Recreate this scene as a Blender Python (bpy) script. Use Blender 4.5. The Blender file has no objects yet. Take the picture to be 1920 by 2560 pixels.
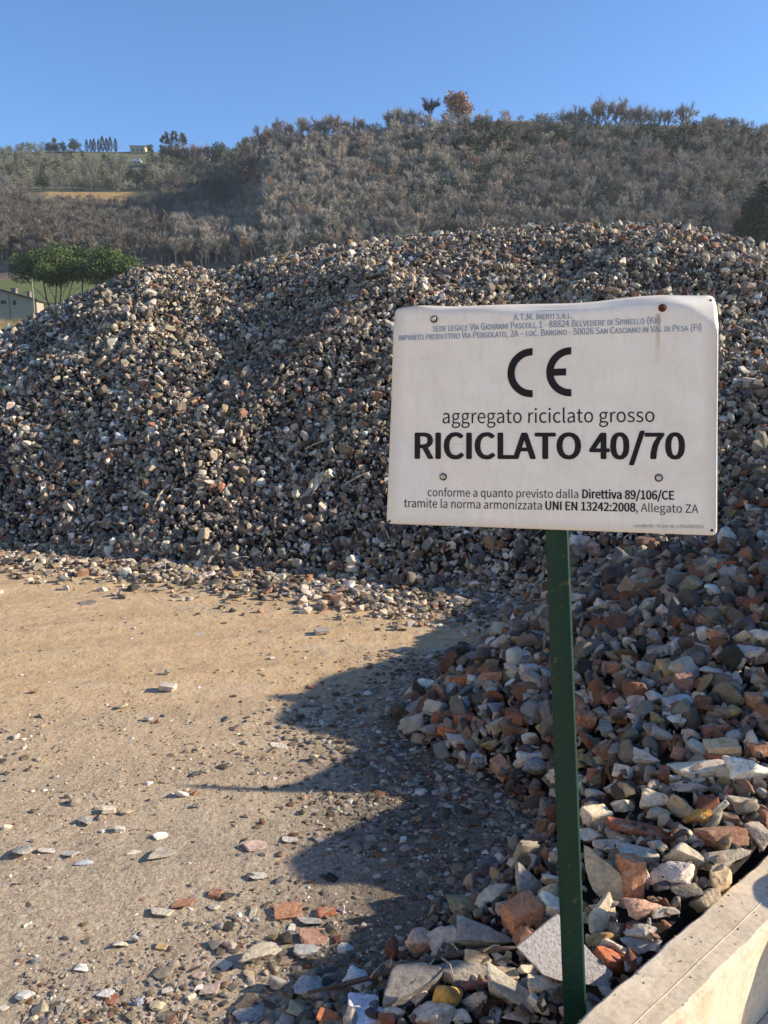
import bpy, bmesh, math, random
import numpy as np
from mathutils import Vector, Matrix, Euler, noise as mnoise

# ------------------------------------------------------------------ scene, camera, light
SC = bpy.context.scene
COL = SC.collection
F = 1923.0                       # focal length in pixels of a 1920 x 2560 frame (26 mm equivalent)
PITCH = math.radians(9.74)
CAMZ = 1.6
cp, sp = math.cos(PITCH), math.sin(PITCH)

cam = bpy.data.cameras.new('camera')
cam.sensor_fit = 'VERTICAL'
cam.sensor_height = 36.0
cam.lens = 36.0 * F / 2560.0
cam.clip_start = 0.05
cam.clip_end = 9000.0
camo = bpy.data.objects.new('camera', cam)
COL.objects.link(camo)
camo.location = (0, 0, CAMZ)
camo.rotation_euler = (math.pi / 2 - PITCH, 0, 0)
SC.camera = camo

SUN_EL = math.radians(23.5)
SUN_AZ = math.radians(-5.0)      # 0 = from +X (right), positive = from behind the camera
sun_dir = Vector((math.cos(SUN_EL) * math.cos(SUN_AZ), -math.cos(SUN_EL) * math.sin(SUN_AZ), math.sin(SUN_EL)))
sl = bpy.data.lights.new('sun', 'SUN')
sl.energy = 5.0
sl.angle = math.radians(0.53)
sl.color = (1.0, 0.86, 0.67)
so = bpy.data.objects.new('sun', sl)
COL.objects.link(so)
so.rotation_euler = sun_dir.to_track_quat('Z', 'Y').to_euler()

W = bpy.data.worlds.new('World')
SC.world = W
W.use_nodes = True
wn = W.node_tree
sky = wn.nodes.new('ShaderNodeTexSky')
sky.sky_type = 'NISHITA'
sky.sun_disc = False
sky.sun_elevation = SUN_EL
sky.sun_rotation = math.pi / 2 + SUN_AZ
sky.altitude = 200
sky.air_density = 1.05
sky.dust_density = 0.0
sky.ozone_density = 8.0
bg = wn.nodes['Background']
bg.inputs[1].default_value = 0.108
wn.links.new(sky.outputs[0], bg.inputs[0])

SC.view_settings.view_transform = 'Standard'
SC.view_settings.look = 'None'
SC.view_settings.exposure = 1.0
SC.view_settings.gamma = 1.0

# ------------------------------------------------------------------ small helpers
rng = np.random.default_rng(7)
R = random.Random(11)
S = 1920.0 / 1659.0              # the measurements below were taken on a 1659 px wide view


def ray(x, y):
    xc = (x * S - 960.0) / F
    yc = -(y * S - 1280.0) / F
    return np.array([xc, cp + sp * yc, -sp + cp * yc])


def at_depth(x, y, d):
    v = ray(x, y) * d
    return np.array([v[0], v[1], v[2] + CAMZ])


def at_z(x, y, z):
    v = ray(x, y)
    t = (z - CAMZ) / v[2]
    return np.array([v[0] * t, v[1] * t, z])


def u_slope(x, y):
    v = ray(x, y)
    return v[0] / v[1], v[2] / v[1]


def tag(o, label=None, cat=None, group=None, kind=None):
    if label: o['label'] = label
    if cat: o['category'] = cat
    if group: o['group'] = group
    if kind: o['kind'] = kind
    elif label: o['kind'] = 'thing'
    return o


def empty(name, loc, rz=0.0):
    o = bpy.data.objects.new(name, None)
    o.empty_display_size = 0.2
    COL.objects.link(o)
    o.location = loc
    o.rotation_euler = (0, 0, rz)
    return o


def link(name, me, mat=None, parent=None):
    o = bpy.data.objects.new(name, me)
    COL.objects.link(o)
    if mat is not None and not me.materials: me.materials.append(mat)
    if parent is not None: o.parent = parent
    return o


def tri_mesh(name, V, T, colors=None, smooth=False):
    """a mesh from numpy vertices and triangles, with an optional colour per vertex"""
    me = bpy.data.meshes.new(name)
    V = np.ascontiguousarray(V, dtype=np.float32)
    T = np.ascontiguousarray(T, dtype=np.int32)
    me.vertices.add(len(V))
    me.vertices.foreach_set('co', V.ravel())
    me.loops.add(T.size)
    me.loops.foreach_set('vertex_index', T.ravel())
    me.polygons.add(len(T))
    me.polygons.foreach_set('loop_start', np.arange(0, T.size, 3, dtype=np.int32))
    if smooth:
        me.polygons.foreach_set('use_smooth', np.ones(len(T), dtype=bool))
    me.update(calc_edges=True)
    if colors is not None:
        a = me.color_attributes.new('col', 'FLOAT_COLOR', 'POINT')
        c = np.ones((len(V), 4), dtype=np.float32)
        c[:, :3] = colors
        a.data.foreach_set('color', c.ravel())
    if not smooth:
        me.shade_flat()
    return me


def bm_mesh(name, bm, smooth=False):
    me = bpy.data.meshes.new(name)
    bm.normal_update()
    bm.to_mesh(me)
    bm.free()
    if smooth: me.shade_smooth()
    return me


def add_box(bm, lo, hi, M=None):
    vs = [bm.verts.new((x, y, z)) for x in (lo[0], hi[0]) for y in (lo[1], hi[1]) for z in (lo[2], hi[2])]
    for f in ((0, 1, 3, 2), (4, 6, 7, 5), (0, 4, 5, 1), (2, 3, 7, 6), (0, 2, 6, 4), (1, 5, 7, 3)):
        bm.faces.new([vs[i] for i in f])
    if M is not None:
        bmesh.ops.transform(bm, matrix=M, verts=vs)
    return vs


def add_tube(bm, p0, p1, r0, r1, n=6, cap=True):
    p0, p1 = Vector(p0), Vector(p1)
    d = (p1 - p0)
    q = d.to_track_quat('Z', 'Y').to_matrix()
    a, b = [], []
    for i in range(n):
        t = 2 * math.pi * i / n
        v = q @ Vector((math.cos(t), math.sin(t), 0))
        a.append(bm.verts.new(p0 + v * r0))
        b.append(bm.verts.new(p1 + v * r1))
    for i in range(n):
        j = (i + 1) % n
        bm.faces.new((a[i], a[j], b[j], b[i]))
    if cap:
        bm.faces.new(a[::-1]); bm.faces.new(b)
    return a + b


def rot_mats(n, tilt=None, g=rng):
    """n rotation matrices: random, or only tilted up to the given angle after a free spin"""
    if tilt is None:
        q = g.normal(size=(n, 4)); q /= np.linalg.norm(q, axis=1)[:, None]
    else:
        ax = g.uniform(0, 2 * np.pi, n); an = np.abs(g.normal(0, tilt, n)) / 2
        sz = g.uniform(0, 2 * np.pi, n) / 2
        q1 = np.stack([np.cos(an), np.sin(an) * np.cos(ax), np.sin(an) * np.sin(ax), np.zeros(n)], 1)
        q2 = np.stack([np.cos(sz), np.zeros(n), np.zeros(n), np.sin(sz)], 1)
        w1, x1, y1, z1 = q1.T; w2, x2, y2, z2 = q2.T
        q = np.stack([w1 * w2 - x1 * x2 - y1 * y2 - z1 * z2, w1 * x2 + x1 * w2 + y1 * z2 - z1 * y2,
                      w1 * y2 - x1 * z2 + y1 * w2 + z1 * x2, w1 * z2 + x1 * y2 - y1 * x2 + z1 * w2], 1)
    w, x, y, z = q.T
    return np.stack([1 - 2 * (y * y + z * z), 2 * (x * y - z * w), 2 * (x * z + y * w),
                     2 * (x * y + z * w), 1 - 2 * (x * x + z * z), 2 * (y * z - x * w),
                     2 * (x * z - y * w), 2 * (y * z + x * w), 1 - 2 * (x * x + y * y)], 1).reshape(n, 3, 3)


def merge(protos, idx, pos, rot, scl, col):
    """one big vertex/triangle/colour array from many placed copies of small shapes"""
    Vs, Ts, Cs = [], [], []
    off = 0
    for k, (pv, pt) in enumerate(protos):
        m = np.nonzero(idx == k)[0]
        if not len(m): continue
        v = pv[None, :, :] * scl[m][:, None, :]
        v = np.einsum('nij,nvj->nvi', rot[m], v) + pos[m][:, None, :]
        n, nv = len(m), len(pv)
        Vs.append(v.reshape(-1, 3))
        Ts.append((pt[None] + (np.arange(n) * nv)[:, None, None] + off).reshape(-1, 3))
        Cs.append(np.repeat(col[m], nv, axis=0))
        off += n * nv
    return np.concatenate(Vs), np.concatenate(Ts), np.concatenate(Cs)


def vnoise(X, Y, s=1.0, seed=0.0):
    """smooth 2-D noise in about -1..1 (sum of sines with irrational ratios)"""
    X = X * s + seed * 3.17; Y = Y * s - seed * 1.73
    return (np.sin(1.0 * X + 1.7 * np.sin(0.8 * Y + seed)) + np.sin(1.31 * Y + 1.3 * np.sin(1.13 * X))
            + 0.6 * np.sin(2.3 * X - 1.9 * Y + seed) + 0.5 * np.sin(3.1 * Y + 2.7 * X + np.sin(X * 1.9))) / 2.6


# ------------------------------------------------------------------ materials
def new_mat(name):
    m = bpy.data.materials.new(name)
    m.use_nodes = True
    nt = m.node_tree
    b = nt.nodes['Principled BSDF']
    b.inputs['Roughness'].default_value = 0.9
    b.inputs['Specular IOR Level'].default_value = 0.25
    return m, nt, b


def N(nt, kind, **kw):
    n = nt.nodes.new(kind)
    for k, v in kw.items():
        if k.startswith('i_'):
            n.inputs[k[2:].replace('_', ' ')].default_value = v
        else:
            setattr(n, k, v)
    return n


def mixc(nt, fac, a, b, blend='MIX'):
    n = nt.nodes.new('ShaderNodeMix')
    n.data_type = 'RGBA'
    n.blend_type = blend
    for s, v in ((0, fac), (6, a), (7, b)):
        if isinstance(v, bpy.types.NodeSocket): nt.links.new(v, n.inputs[s])
        elif s == 0: n.inputs[0].default_value = v
        else: n.inputs[s].default_value = (*v, 1) if len(v) == 3 else v
    return n.outputs[2]


def ramp(nt, src, pts):
    n = nt.nodes.new('ShaderNodeValToRGB')
    e = n.color_ramp.elements
    while len(e) < len(pts): e.new(0.5)
    for k, (p, c) in enumerate(pts):
        e[k].position = p
        e[k].color = (*c, 1) if not isinstance(c, (int, float)) else (c, c, c, 1)
    nt.links.new(src, n.inputs[0])
    return n.outputs[0]


def plain(name, col, rough=0.85, var=0.15, scale=8.0, bump=0.0, metal=0.0, spec=0.25):
    m, nt, b = new_mat(name)
    tc = N(nt, 'ShaderNodeTexCoord')
    nz = N(nt, 'ShaderNodeTexNoise', i_Scale=scale, i_Detail=6.0, i_Roughness=0.65)
    nt.links.new(tc.outputs['Object'], nz.inputs['Vector'])
    k = ramp(nt, nz.outputs[0], [(0.3, 1 - var), (0.7, 1 + var)])
    c = mixc(nt, 1.0, col, k, 'MULTIPLY')
    nt.links.new(c, b.inputs['Base Color'])
    b.inputs['Roughness'].default_value = rough
    b.inputs['Metallic'].default_value = metal
    b.inputs['Specular IOR Level'].default_value = spec
    if bump:
        bp = N(nt, 'ShaderNodeBump', i_Strength=bump, i_Distance=0.01)
        nt.links.new(nz.outputs[0], bp.inputs['Height'])
        nt.links.new(bp.outputs[0], b.inputs['Normal'])
    return m


def stone_mat(name, src, fine):
    """rubble: colour from the object or from the mesh, mottled, pitted and rough"""
    m, nt, b = new_mat(name)
    if src == 'object':
        oi = N(nt, 'ShaderNodeObjectInfo'); base = oi.outputs['Color']
        tc = N(nt, 'ShaderNodeNewGeometry').outputs['Position']
    else:
        at = N(nt, 'ShaderNodeAttribute', attribute_name='col'); base = at.outputs['Color']
        tc = N(nt, 'ShaderNodeNewGeometry').outputs['Position']
    n1 = N(nt, 'ShaderNodeTexNoise', i_Scale=18.0, i_Detail=5.0, i_Roughness=0.65)
    n2 = N(nt, 'ShaderNodeTexNoise', i_Scale=90.0, i_Detail=6.0, i_Roughness=0.75)
    nt.links.new(tc, n1.inputs['Vector']); nt.links.new(tc, n2.inputs['Vector'])
    c = mixc(nt, 1.0, base, ramp(nt, n1.outputs[0], [(0.3, 0.66), (0.7, 1.3)]), 'MULTIPLY')
    if fine:
        c = mixc(nt, 1.0, c, ramp(nt, n2.outputs[0], [(0.33, 0.55), (0.5, 1.0), (0.7, 1.3)]), 'MULTIPLY')
        # pale mortar and dust sticking in patches
        n3 = N(nt, 'ShaderNodeTexNoise', i_Scale=26.0, i_Detail=7.0, i_Roughness=0.7)
        n3.inputs['Distortion'].default_value = 0.6
        nt.links.new(tc, n3.inputs['Vector'])
        f = ramp(nt, n3.outputs[0], [(0.53, 0.0), (0.64, 0.55)])
        c = mixc(nt, f, c, (0.52, 0.45, 0.345))
        v = N(nt, 'ShaderNodeTexVoronoi', i_Scale=150.0)
        nt.links.new(tc, v.inputs['Vector'])
        pit = ramp(nt, v.outputs['Distance'], [(0.05, 0.62), (0.28, 1.0)])
        c = mixc(nt, 0.55, c, mixc(nt, 1.0, c, pit, 'MULTIPLY'))
    nt.links.new(c, b.inputs['Base Color'])
    bp = N(nt, 'ShaderNodeBump', i_Strength=0.8 if fine else 0.65, i_Distance=0.006)
    nt.links.new(n2.outputs[0], bp.inputs['Height'])
    nt.links.new(bp.outputs[0], b.inputs['Normal'])
    b.inputs['Roughness'].default_value = 0.92
    return m


def attr_mat(name, var=0.25, scale=3.0, rough=0.9):
    m, nt, b = new_mat(name)
    at = N(nt, 'ShaderNodeAttribute', attribute_name='col')
    g = N(nt, 'ShaderNodeNewGeometry')
    nz = N(nt, 'ShaderNodeTexNoise', i_Scale=scale, i_Detail=6.0, i_Roughness=0.7)
    nt.links.new(g.outputs['Position'], nz.inputs['Vector'])
    c = mixc(nt, 1.0, at.outputs['Color'], ramp(nt, nz.outputs[0], [(0.3, 1 - var), (0.7, 1 + var)]), 'MULTIPLY')
    nt.links.new(c, b.inputs['Base Color'])
    b.inputs['Roughness'].default_value = rough
    b.inputs['Specular IOR Level'].default_value = 0.1
    return m


M_STONE = stone_mat('rubble_stone', 'object', True)
M_RUBBLE = stone_mat('rubble_mass', 'attr', False)
M_TERRAIN = attr_mat('terrain_cover', 0.3, 0.25)
M_TREE = attr_mat('tree_cover', 0.2, 0.4)


def ground_mat():
    m, nt, b = new_mat('yard_dirt')
    g = N(nt, 'ShaderNodeNewGeometry')
    P = g.outputs['Position']
    sx = N(nt, 'ShaderNodeSeparateXYZ'); nt.links.new(P, sx.inputs[0])
    nA = N(nt, 'ShaderNodeTexNoise', i_Scale=0.9, i_Detail=6.0, i_Roughness=0.6)
    nB = N(nt, 'ShaderNodeTexNoise', i_Scale=7.0, i_Detail=8.0, i_Roughness=0.7)
    nC = N(nt, 'ShaderNodeTexNoise', i_Scale=120.0, i_Detail=5.0, i_Roughness=0.75)
    for n in (nA, nB, nC): nt.links.new(P, n.inputs['Vector'])
    # worn sandy dirt further out, greyer crushed gravel near the wall
    mr = N(nt, 'ShaderNodeMapRange'); mr.inputs['From Min'].default_value = 2.3; mr.inputs['From Max'].default_value = 3.9
    ad = N(nt, 'ShaderNodeMath', operation='MULTIPLY_ADD'); ad.inputs[1].default_value = 1.6; 
    nt.links.new(nA.outputs[0], ad.inputs[0]); nt.links.new(sx.outputs['Y'], ad.inputs[2])
    sb = N(nt, 'ShaderNodeMath', operation='SUBTRACT'); sb.inputs[1].default_value = 0.8
    nt.links.new(ad.outputs[0], sb.inputs[0]); nt.links.new(sb.outputs[0], mr.inputs['Value'])
    sand = ramp(nt, nB.outputs[0], [(0.3, (0.46, 0.31, 0.162)), (0.55, (0.58, 0.41, 0.23)), (0.75, (0.63, 0.485, 0.30))])
    grav = ramp(nt, nB.outputs[0], [(0.3, (0.37, 0.295, 0.205)), (0.7, (0.51, 0.415, 0.295))])
    c = mixc(nt, mr.outputs[0], grav, sand)
    # pale worn patches and streaks
    nD = N(nt, 'ShaderNodeTexNoise', i_Scale=2.2, i_Detail=7.0, i_Roughness=0.7)
    mp = N(nt, 'ShaderNodeMapping'); mp.inputs['Scale'].default_value = (0.45, 1.6, 1)
    nt.links.new(P, mp.inputs[0]); nt.links.new(mp.outputs[0], nD.inputs['Vector'])
    c = mixc(nt, ramp(nt, nD.outputs[0], [(0.52, 0.0), (0.68, 0.5)]), c, (0.54, 0.45, 0.32))
    c = mixc(nt, ramp(nt, nD.outputs[0], [(0.28, 0.45), (0.42, 0.0)]), c, (0.31, 0.205, 0.11))
    # grey gravel by the near heap's foot, darkened further to paint in shade
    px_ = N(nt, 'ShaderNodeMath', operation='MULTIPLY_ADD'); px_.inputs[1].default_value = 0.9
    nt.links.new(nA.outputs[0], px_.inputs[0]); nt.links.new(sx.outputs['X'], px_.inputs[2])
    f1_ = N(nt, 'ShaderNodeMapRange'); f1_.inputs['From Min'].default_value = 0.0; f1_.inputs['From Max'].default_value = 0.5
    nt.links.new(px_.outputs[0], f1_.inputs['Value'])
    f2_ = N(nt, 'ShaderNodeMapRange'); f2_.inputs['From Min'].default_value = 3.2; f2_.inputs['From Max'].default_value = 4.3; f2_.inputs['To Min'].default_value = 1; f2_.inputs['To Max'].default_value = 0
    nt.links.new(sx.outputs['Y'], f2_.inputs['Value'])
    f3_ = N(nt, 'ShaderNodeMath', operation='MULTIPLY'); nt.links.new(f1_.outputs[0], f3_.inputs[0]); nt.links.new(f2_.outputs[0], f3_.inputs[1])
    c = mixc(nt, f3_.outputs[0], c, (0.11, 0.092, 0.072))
    # little stones pressed into the dirt, each with a colour of its own
    nE = N(nt, 'ShaderNodeTexNoise', i_Scale=45.0, i_Detail=7.0, i_Roughness=0.75)
    nt.links.new(P, nE.inputs['Vector'])
    wv = N(nt, 'ShaderNodeMix', data_type='VECTOR'); wv.inputs[0].default_value = 0.02
    nt.links.new(P, wv.inputs[4]); nt.links.new(nE.outputs['Color'], wv.inputs[5])
    v = N(nt, 'ShaderNodeTexVoronoi', i_Scale=110.0); nt.links.new(wv.outputs[1], v.inputs['Vector'])
    sc_ = N(nt, 'ShaderNodeSeparateColor'); nt.links.new(v.outputs['Color'], sc_.inputs[0])
    chips = ramp(nt, sc_.outputs[0], [(0.0, (0.16, 0.13, 0.10)), (0.25, (0.31, 0.255, 0.185)), (0.6, (0.41, 0.34, 0.245)), (0.8, (0.5, 0.43, 0.33)), (0.95, (0.36, 0.21, 0.13)), (1.0, (0.60, 0.55, 0.47))])
    fm = N(nt, 'ShaderNodeMapRange'); fm.inputs['To Min'].default_value = 0.6; fm.inputs['To Max'].default_value = 0.22
    nt.links.new(mr.outputs[0], fm.inputs['Value'])
    c = mixc(nt, fm.outputs[0], c, mixc(nt, f3_.outputs[0], chips, mixc(nt, 1.0, chips, (0.55, 0.55, 0.55), 'MULTIPLY')))  # chips inside that strip are darkened as painted shade too
    c = mixc(nt, 1.0, c, ramp(nt, nC.outputs[0], [(0.32, 0.62), (0.5, 1.0), (0.68, 1.22)]), 'MULTIPLY')
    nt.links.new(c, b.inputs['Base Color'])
    b.inputs['Roughness'].default_value = 0.95
    b.inputs['Specular IOR Level'].default_value = 0.1
    h = N(nt, 'ShaderNodeMath', operation='MULTIPLY_ADD'); h.inputs[1].default_value = 0.5
    nt.links.new(nC.outputs[0], h.inputs[0]); nt.links.new(nE.outputs[0], h.inputs[2])
    b1 = N(nt, 'ShaderNodeBump', i_Strength=0.45, i_Distance=0.004)
    nt.links.new(h.outputs[0], b1.inputs['Height'])
    # wheel tracks pressed into the yard
    wm = N(nt, 'ShaderNodeMapping'); wm.inputs['Rotation'].default_value = (0, 0, math.radians(-14)); nt.links.new(P, wm.inputs[0])
    wt_ = N(nt, 'ShaderNodeTexWave', i_Scale=0.55, i_Distortion=2.6, i_Detail=4.0); wt_.bands_direction = 'Y'
    wt_.inputs['Detail Scale'].default_value = 0.9
    nt.links.new(wm.outputs[0], wt_.inputs['Vector'])
    tr = ramp(nt, wt_.outputs['Fac'], [(0.55, 0.0), (0.8, 1.0)])
    hb = N(nt, 'ShaderNodeMath', operation='MULTIPLY_ADD'); hb.inputs[1].default_value = -0.45
    nt.links.new(tr, hb.inputs[0]); nt.links.new(nB.outputs[0], hb.inputs[2])
    c = mixc(nt, 1.0, c, ramp(nt, tr, [(0.0, 1.0), (1.0, 0.93)]), 'MULTIPLY')
    nt.links.new(c, b.inputs['Base Color'])
    b2 = N(nt, 'ShaderNodeBump', i_Strength=0.6, i_Distance=0.045)
    nt.links.new(hb.outputs[0], b2.inputs['Height']); nt.links.new(b1.outputs[0], b2.inputs['Normal'])
    nt.links.new(b2.outputs[0], b.inputs['Normal'])
    return m


def concrete_mat():
    m, nt, b = new_mat('weathered_concrete')
    g = N(nt, 'ShaderNodeTexCoord')
    P = g.outputs['Object']
    n1 = N(nt, 'ShaderNodeTexNoise', i_Scale=5.0, i_Detail=8.0, i_Roughness=0.65)
    n2 = N(nt, 'ShaderNodeTexNoise', i_Scale=60.0, i_Detail=6.0, i_Roughness=0.7)
    mp = N(nt, 'ShaderNodeMapping'); mp.inputs['Scale'].default_value = (1.4, 7.0, 1.0)
    nt.links.new(P, mp.inputs[0])
    n3 = N(nt, 'ShaderNodeTexNoise', i_Scale=4.0, i_Detail=7.0, i_Roughness=0.72)
    nt.links.new(mp.outputs[0], n3.inputs['Vector'])
    for n in (n1, n2): nt.links.new(P, n.inputs['Vector'])
    c = ramp(nt, n1.outputs[0], [(0.3, (0.50, 0.41, 0.29)), (0.55, (0.63, 0.53, 0.395)), (0.75, (0.71, 0.625, 0.49))])
    c = mixc(nt, ramp(nt, n3.outputs[0], [(0.52, 0.0), (0.7, 0.5)]), c, (0.40, 0.28, 0.15))
    c = mixc(nt, 1.0, c, ramp(nt, n2.outputs[0], [(0.3, 0.78), (0.6, 1.06)]), 'MULTIPLY')
    v = N(nt, 'ShaderNodeTexVoronoi', i_Scale=38.0); nt.links.new(P, v.inputs['Vector'])
    c = mixc(nt, 1.0, c, ramp(nt, v.outputs['Distance'], [(0.05, 0.66), (0.13, 1.0)]), 'MULTIPLY')
    nt.links.new(c, b.inputs['Base Color'])
    bp = N(nt, 'ShaderNodeBump', i_Strength=0.35, i_Distance=0.004)
    nt.links.new(n2.outputs[0], bp.inputs['Height']); nt.links.new(bp.outputs[0], b.inputs['Normal'])
    return m


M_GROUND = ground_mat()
M_CONC = concrete_mat()

# ------------------------------------------------------------------ the wall line and the two heaps as height fields
WZ = 0.27                                    # top of the low concrete wall
wa = at_z(1469 / S, 2525 / S, WZ)[:2]
wb = at_z(1920 / S, 2132 / S, WZ)[:2]
wdir = (wb - wa) / np.linalg.norm(wb - wa)
wnor = np.array([wdir[1], -wdir[0]])         # towards the camera side
WT = 0.135                                   # wall thickness


def wall_side(X, Y):
    """distance from the wall's inner face; negative on the heap side"""
    return (X - wa[0]) * wnor[0] + (Y - wa[1]) * wnor[1]


# far heap: toe, crest line and skyline measured along the azimuth u = X / Y
TOE = [(-60, 1180), (0, 1190), (300, 1210), (600, 1240), (850, 1268), (1000, 1282), (1180, 1297), (1400, 1330), (1659, 1380)]
SKY_ = [(-500, 930), (-200, 800), (-60, 745), (0, 718), (60, 690), (110, 663), (170, 636), (225, 612), (290, 584), (330, 578), (400, 576), (450, 584), (500, 580),
        (540, 568), (600, 552), (700, 535), (780, 524), (850, 518), (950, 505), (1050, 497), (1200, 487), (1330, 482), (1400, 482), (1480, 487), (1560, 505), (1610, 519), (1659, 534),
        (1800, 585), (2100, 700), (2500, 850)]
tu = np.array([ray(x, y)[0] / ray(x, y)[1] for x, y in TOE])
tY = np.array([at_z(x, y, 0)[1] for x, y in TOE])
su = np.array([u_slope(x, y)[0] for x, y in SKY_])
ss = np.array([u_slope(x, y)[1] for x, y in SKY_]) - 0.004
ug = np.linspace(-1.3, 1.5, 281)
Yt = np.interp(ug, tu, tY)
Sd = np.interp(ug, su, ss, left=-0.15, right=-0.12)
k9 = np.ones(9) / 9
Yt = np.convolve(np.pad(Yt, 4, 'edge'), k9, 'valid')
# run from toe to crest so that the face stands near the angle of repose
Yc = np.empty_like(ug); Zc = np.empty_like(ug)
for i, u in enumerate(ug):
    kx = 0.66 * math.sqrt(1 + 0.25 * u * u)
    yc_ = (CAMZ + kx * Yt[i]) / max(0.12, (kx - Sd[i]))
    Yc[i] = min(yc_, 13.0)
Yc = np.convolve(np.pad(Yc, 4, 'edge'), k9, 'valid') + 0.5


def prof(t):
    t = np.clip(t, 0, 1)
    return 1 - (1 - t) ** 1.45


tt = np.linspace(0, 1, 80)
for i, u in enumerate(ug):
    Ys = Yt[i] + (Yc[i] - Yt[i]) * tt
    lo, hi = 0.05, 6.0
    for _ in range(40):
        mid = (lo + hi) / 2
        if np.max((mid * prof(tt) - CAMZ) / Ys) > Sd[i]: hi = mid
        else: lo = mid
    Zc[i] = lo


def H1(X, Y):
    u = X / np.maximum(Y, 0.3)
    yt = np.interp(u, ug, Yt); yc = np.interp(u, ug, Yc); zc = np.interp(u, ug, Zc)
    wob = 0.22 * vnoise(X, Y, 0.9, 2.0)
    t = (Y - yt + wob * 0.5) / (yc - yt)
    z = zc * prof(t)
    back = np.clip((Y - yc) / 4.5, 0, 1)
    z = np.where(t > 1, zc * (1 - back ** 1.6), z)
    env = np.clip(4 * t * (1 - np.clip(t, 0, 1)), 0, 1)
    u0 = -0.31
    z = z + env * (0.11 * np.exp(-((u - u0) / 0.11) ** 2) - 0.04 * np.exp(-((u - u0 - 0.15) / 0.08) ** 2) + 0.07 * np.exp(-((u + 0.02) / 0.09) ** 2))
    z = z + env * (0.10 * vnoise(X, Y, 1.7, 5.0) + 0.05 * vnoise(X, Y, 4.1, 1.0))
    return np.where(t < 0, -0.02, z)


# near heap behind the wall: thin-plate spline through measured points
Q = [tuple(at_z(x, y, 0.0)) for x, y in ((1180, 1300), (1060, 1385), (940, 1475), (850, 1545), (900, 1610), (1000, 1670), (1120, 1730), (1150, 1800), (1060, 1880), (960, 1950), (860, 2040), (740, 2130), (620, 2212))]
Q += [(x, y, -0.12) for x, y, _ in (at_z(*p, 0.0) for p in ((1040, 1310), (900, 1400), (740, 1540), (800, 1640), (940, 1720), (960, 1820), (860, 1920), (700, 2040), (520, 2160)))]
Q += [(1.8, 6.3, 0.12), (-0.7, 1.3, -0.08), (-0.2, 1.35, 0.05),
     (0.10, 1.55, 0.08), (0.30, 1.45, 0.06), (0.25, 1.80, 0.14), (0.45, 1.47, 0.13), (0.70, 1.69, 0.26), (1.07, 1.99, 0.30), (1.4, 2.27, 0.36), (0.55, 2.1, 0.21), (0.85, 2.45, 0.28), (2.0, 2.8, 0.50),
     (0.75, 3.0, 0.27), (1.05, 3.2, 0.40), (1.3, 3.1, 0.47), (0.95, 4.0, 0.32), (0.55, 3.6, 0.20), (1.5, 3.9, 0.62), (1.5, 5.0, 0.42), (2.1, 4.6, 0.68), (2.6, 5.4, 0.80), (2.3, 3.6, 0.85),
     (2.9, 4.5, 1.0), (3.2, 4.2, 1.1), (3.6, 5.2, 1.2), (4.5, 5.5, 1.4), (2.2, 6.3, 0.6), (3, 7, 1.0)]
Qx = np.array(Q)


def tps(r2):
    return np.where(r2 > 1e-9, r2 * np.log(np.maximum(r2, 1e-9)), 0.0)


nq = len(Qx)
A_ = np.zeros((nq + 3, nq + 3))
A_[:nq, :nq] = tps(((Qx[:, None, :2] - Qx[None, :, :2]) ** 2).sum(-1)) + np.eye(nq) * 0.02
A_[:nq, nq:] = np.c_[np.ones(nq), Qx[:, :2]]
A_[nq:, :nq] = A_[:nq, nq:].T
coef = np.linalg.solve(A_, np.r_[Qx[:, 2], 0, 0, 0])


def H2(X, Y):
    X = np.asarray(X, float); Y = np.asarray(Y, float)
    sh = X.shape
    x, y = X.ravel(), Y.ravel()
    z = np.empty(len(x))
    for a in range(0, len(x), 20000):
        b = slice(a, a + 20000)
        r2 = (x[b, None] - Qx[None, :, 0]) ** 2 + (y[b, None] - Qx[None, :, 1]) ** 2
        z[b] = tps(r2) @ coef[:nq] + coef[nq] + coef[nq + 1] * x[b] + coef[nq + 2] * y[b]
    z = z.reshape(sh)
    z = np.where((X > -1.0) & (X < 4.6) & (Y < 8.0), z, -0.2)
    z = np.where(wall_side(X, Y) < -0.01, z, -0.2)
    return z + 0.02 * vnoise(X, Y, 5.0, 3.0) * (z > 0.03)


def HS(X, Y):
    return np.maximum(np.maximum(H1(X, Y), H2(X, Y)), 0.0)


def hit(x, y, t0=1.0, t1=16.0, n=1500):
    """where the line of sight through a measured pixel meets the heaps or the yard"""
    v = ray(x, y)
    t = np.linspace(t0, t1, n)
    X, Y, Z = v[0] * t, v[1] * t, CAMZ + v[2] * t
    below = np.nonzero(Z <= HS(X, Y))[0]
    k = below[0] if len(below) else n - 1
    return np.array([X[k], Y[k], max(Z[k], 0.0)]), t[k]


# ------------------------------------------------------------------ terrain
RIDGE = [(-500, 350), (-100, 338), (0, 332), (100, 326), (180, 327), (250, 328), (320, 327), (400, 334), (450, 338), (520, 335), (560, 318), (600, 300), (650, 292), (700, 288), (780, 284), (850, 277), (930, 266),
         (1000, 262), (1080, 258), (1150, 259), (1250, 267), (1350, 268), (1450, 268), (1540, 268), (1600, 275), (1659, 290), (1900, 320), (2400, 380)]
ru = np.array([u_slope(x, y)[0] for x, y in RIDGE])
rs = np.array([u_slope(x, y)[1] for x, y in RIDGE])
us_l = u_slope(440, 330)[0]; us_r = u_slope(590, 300)[0]


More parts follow.
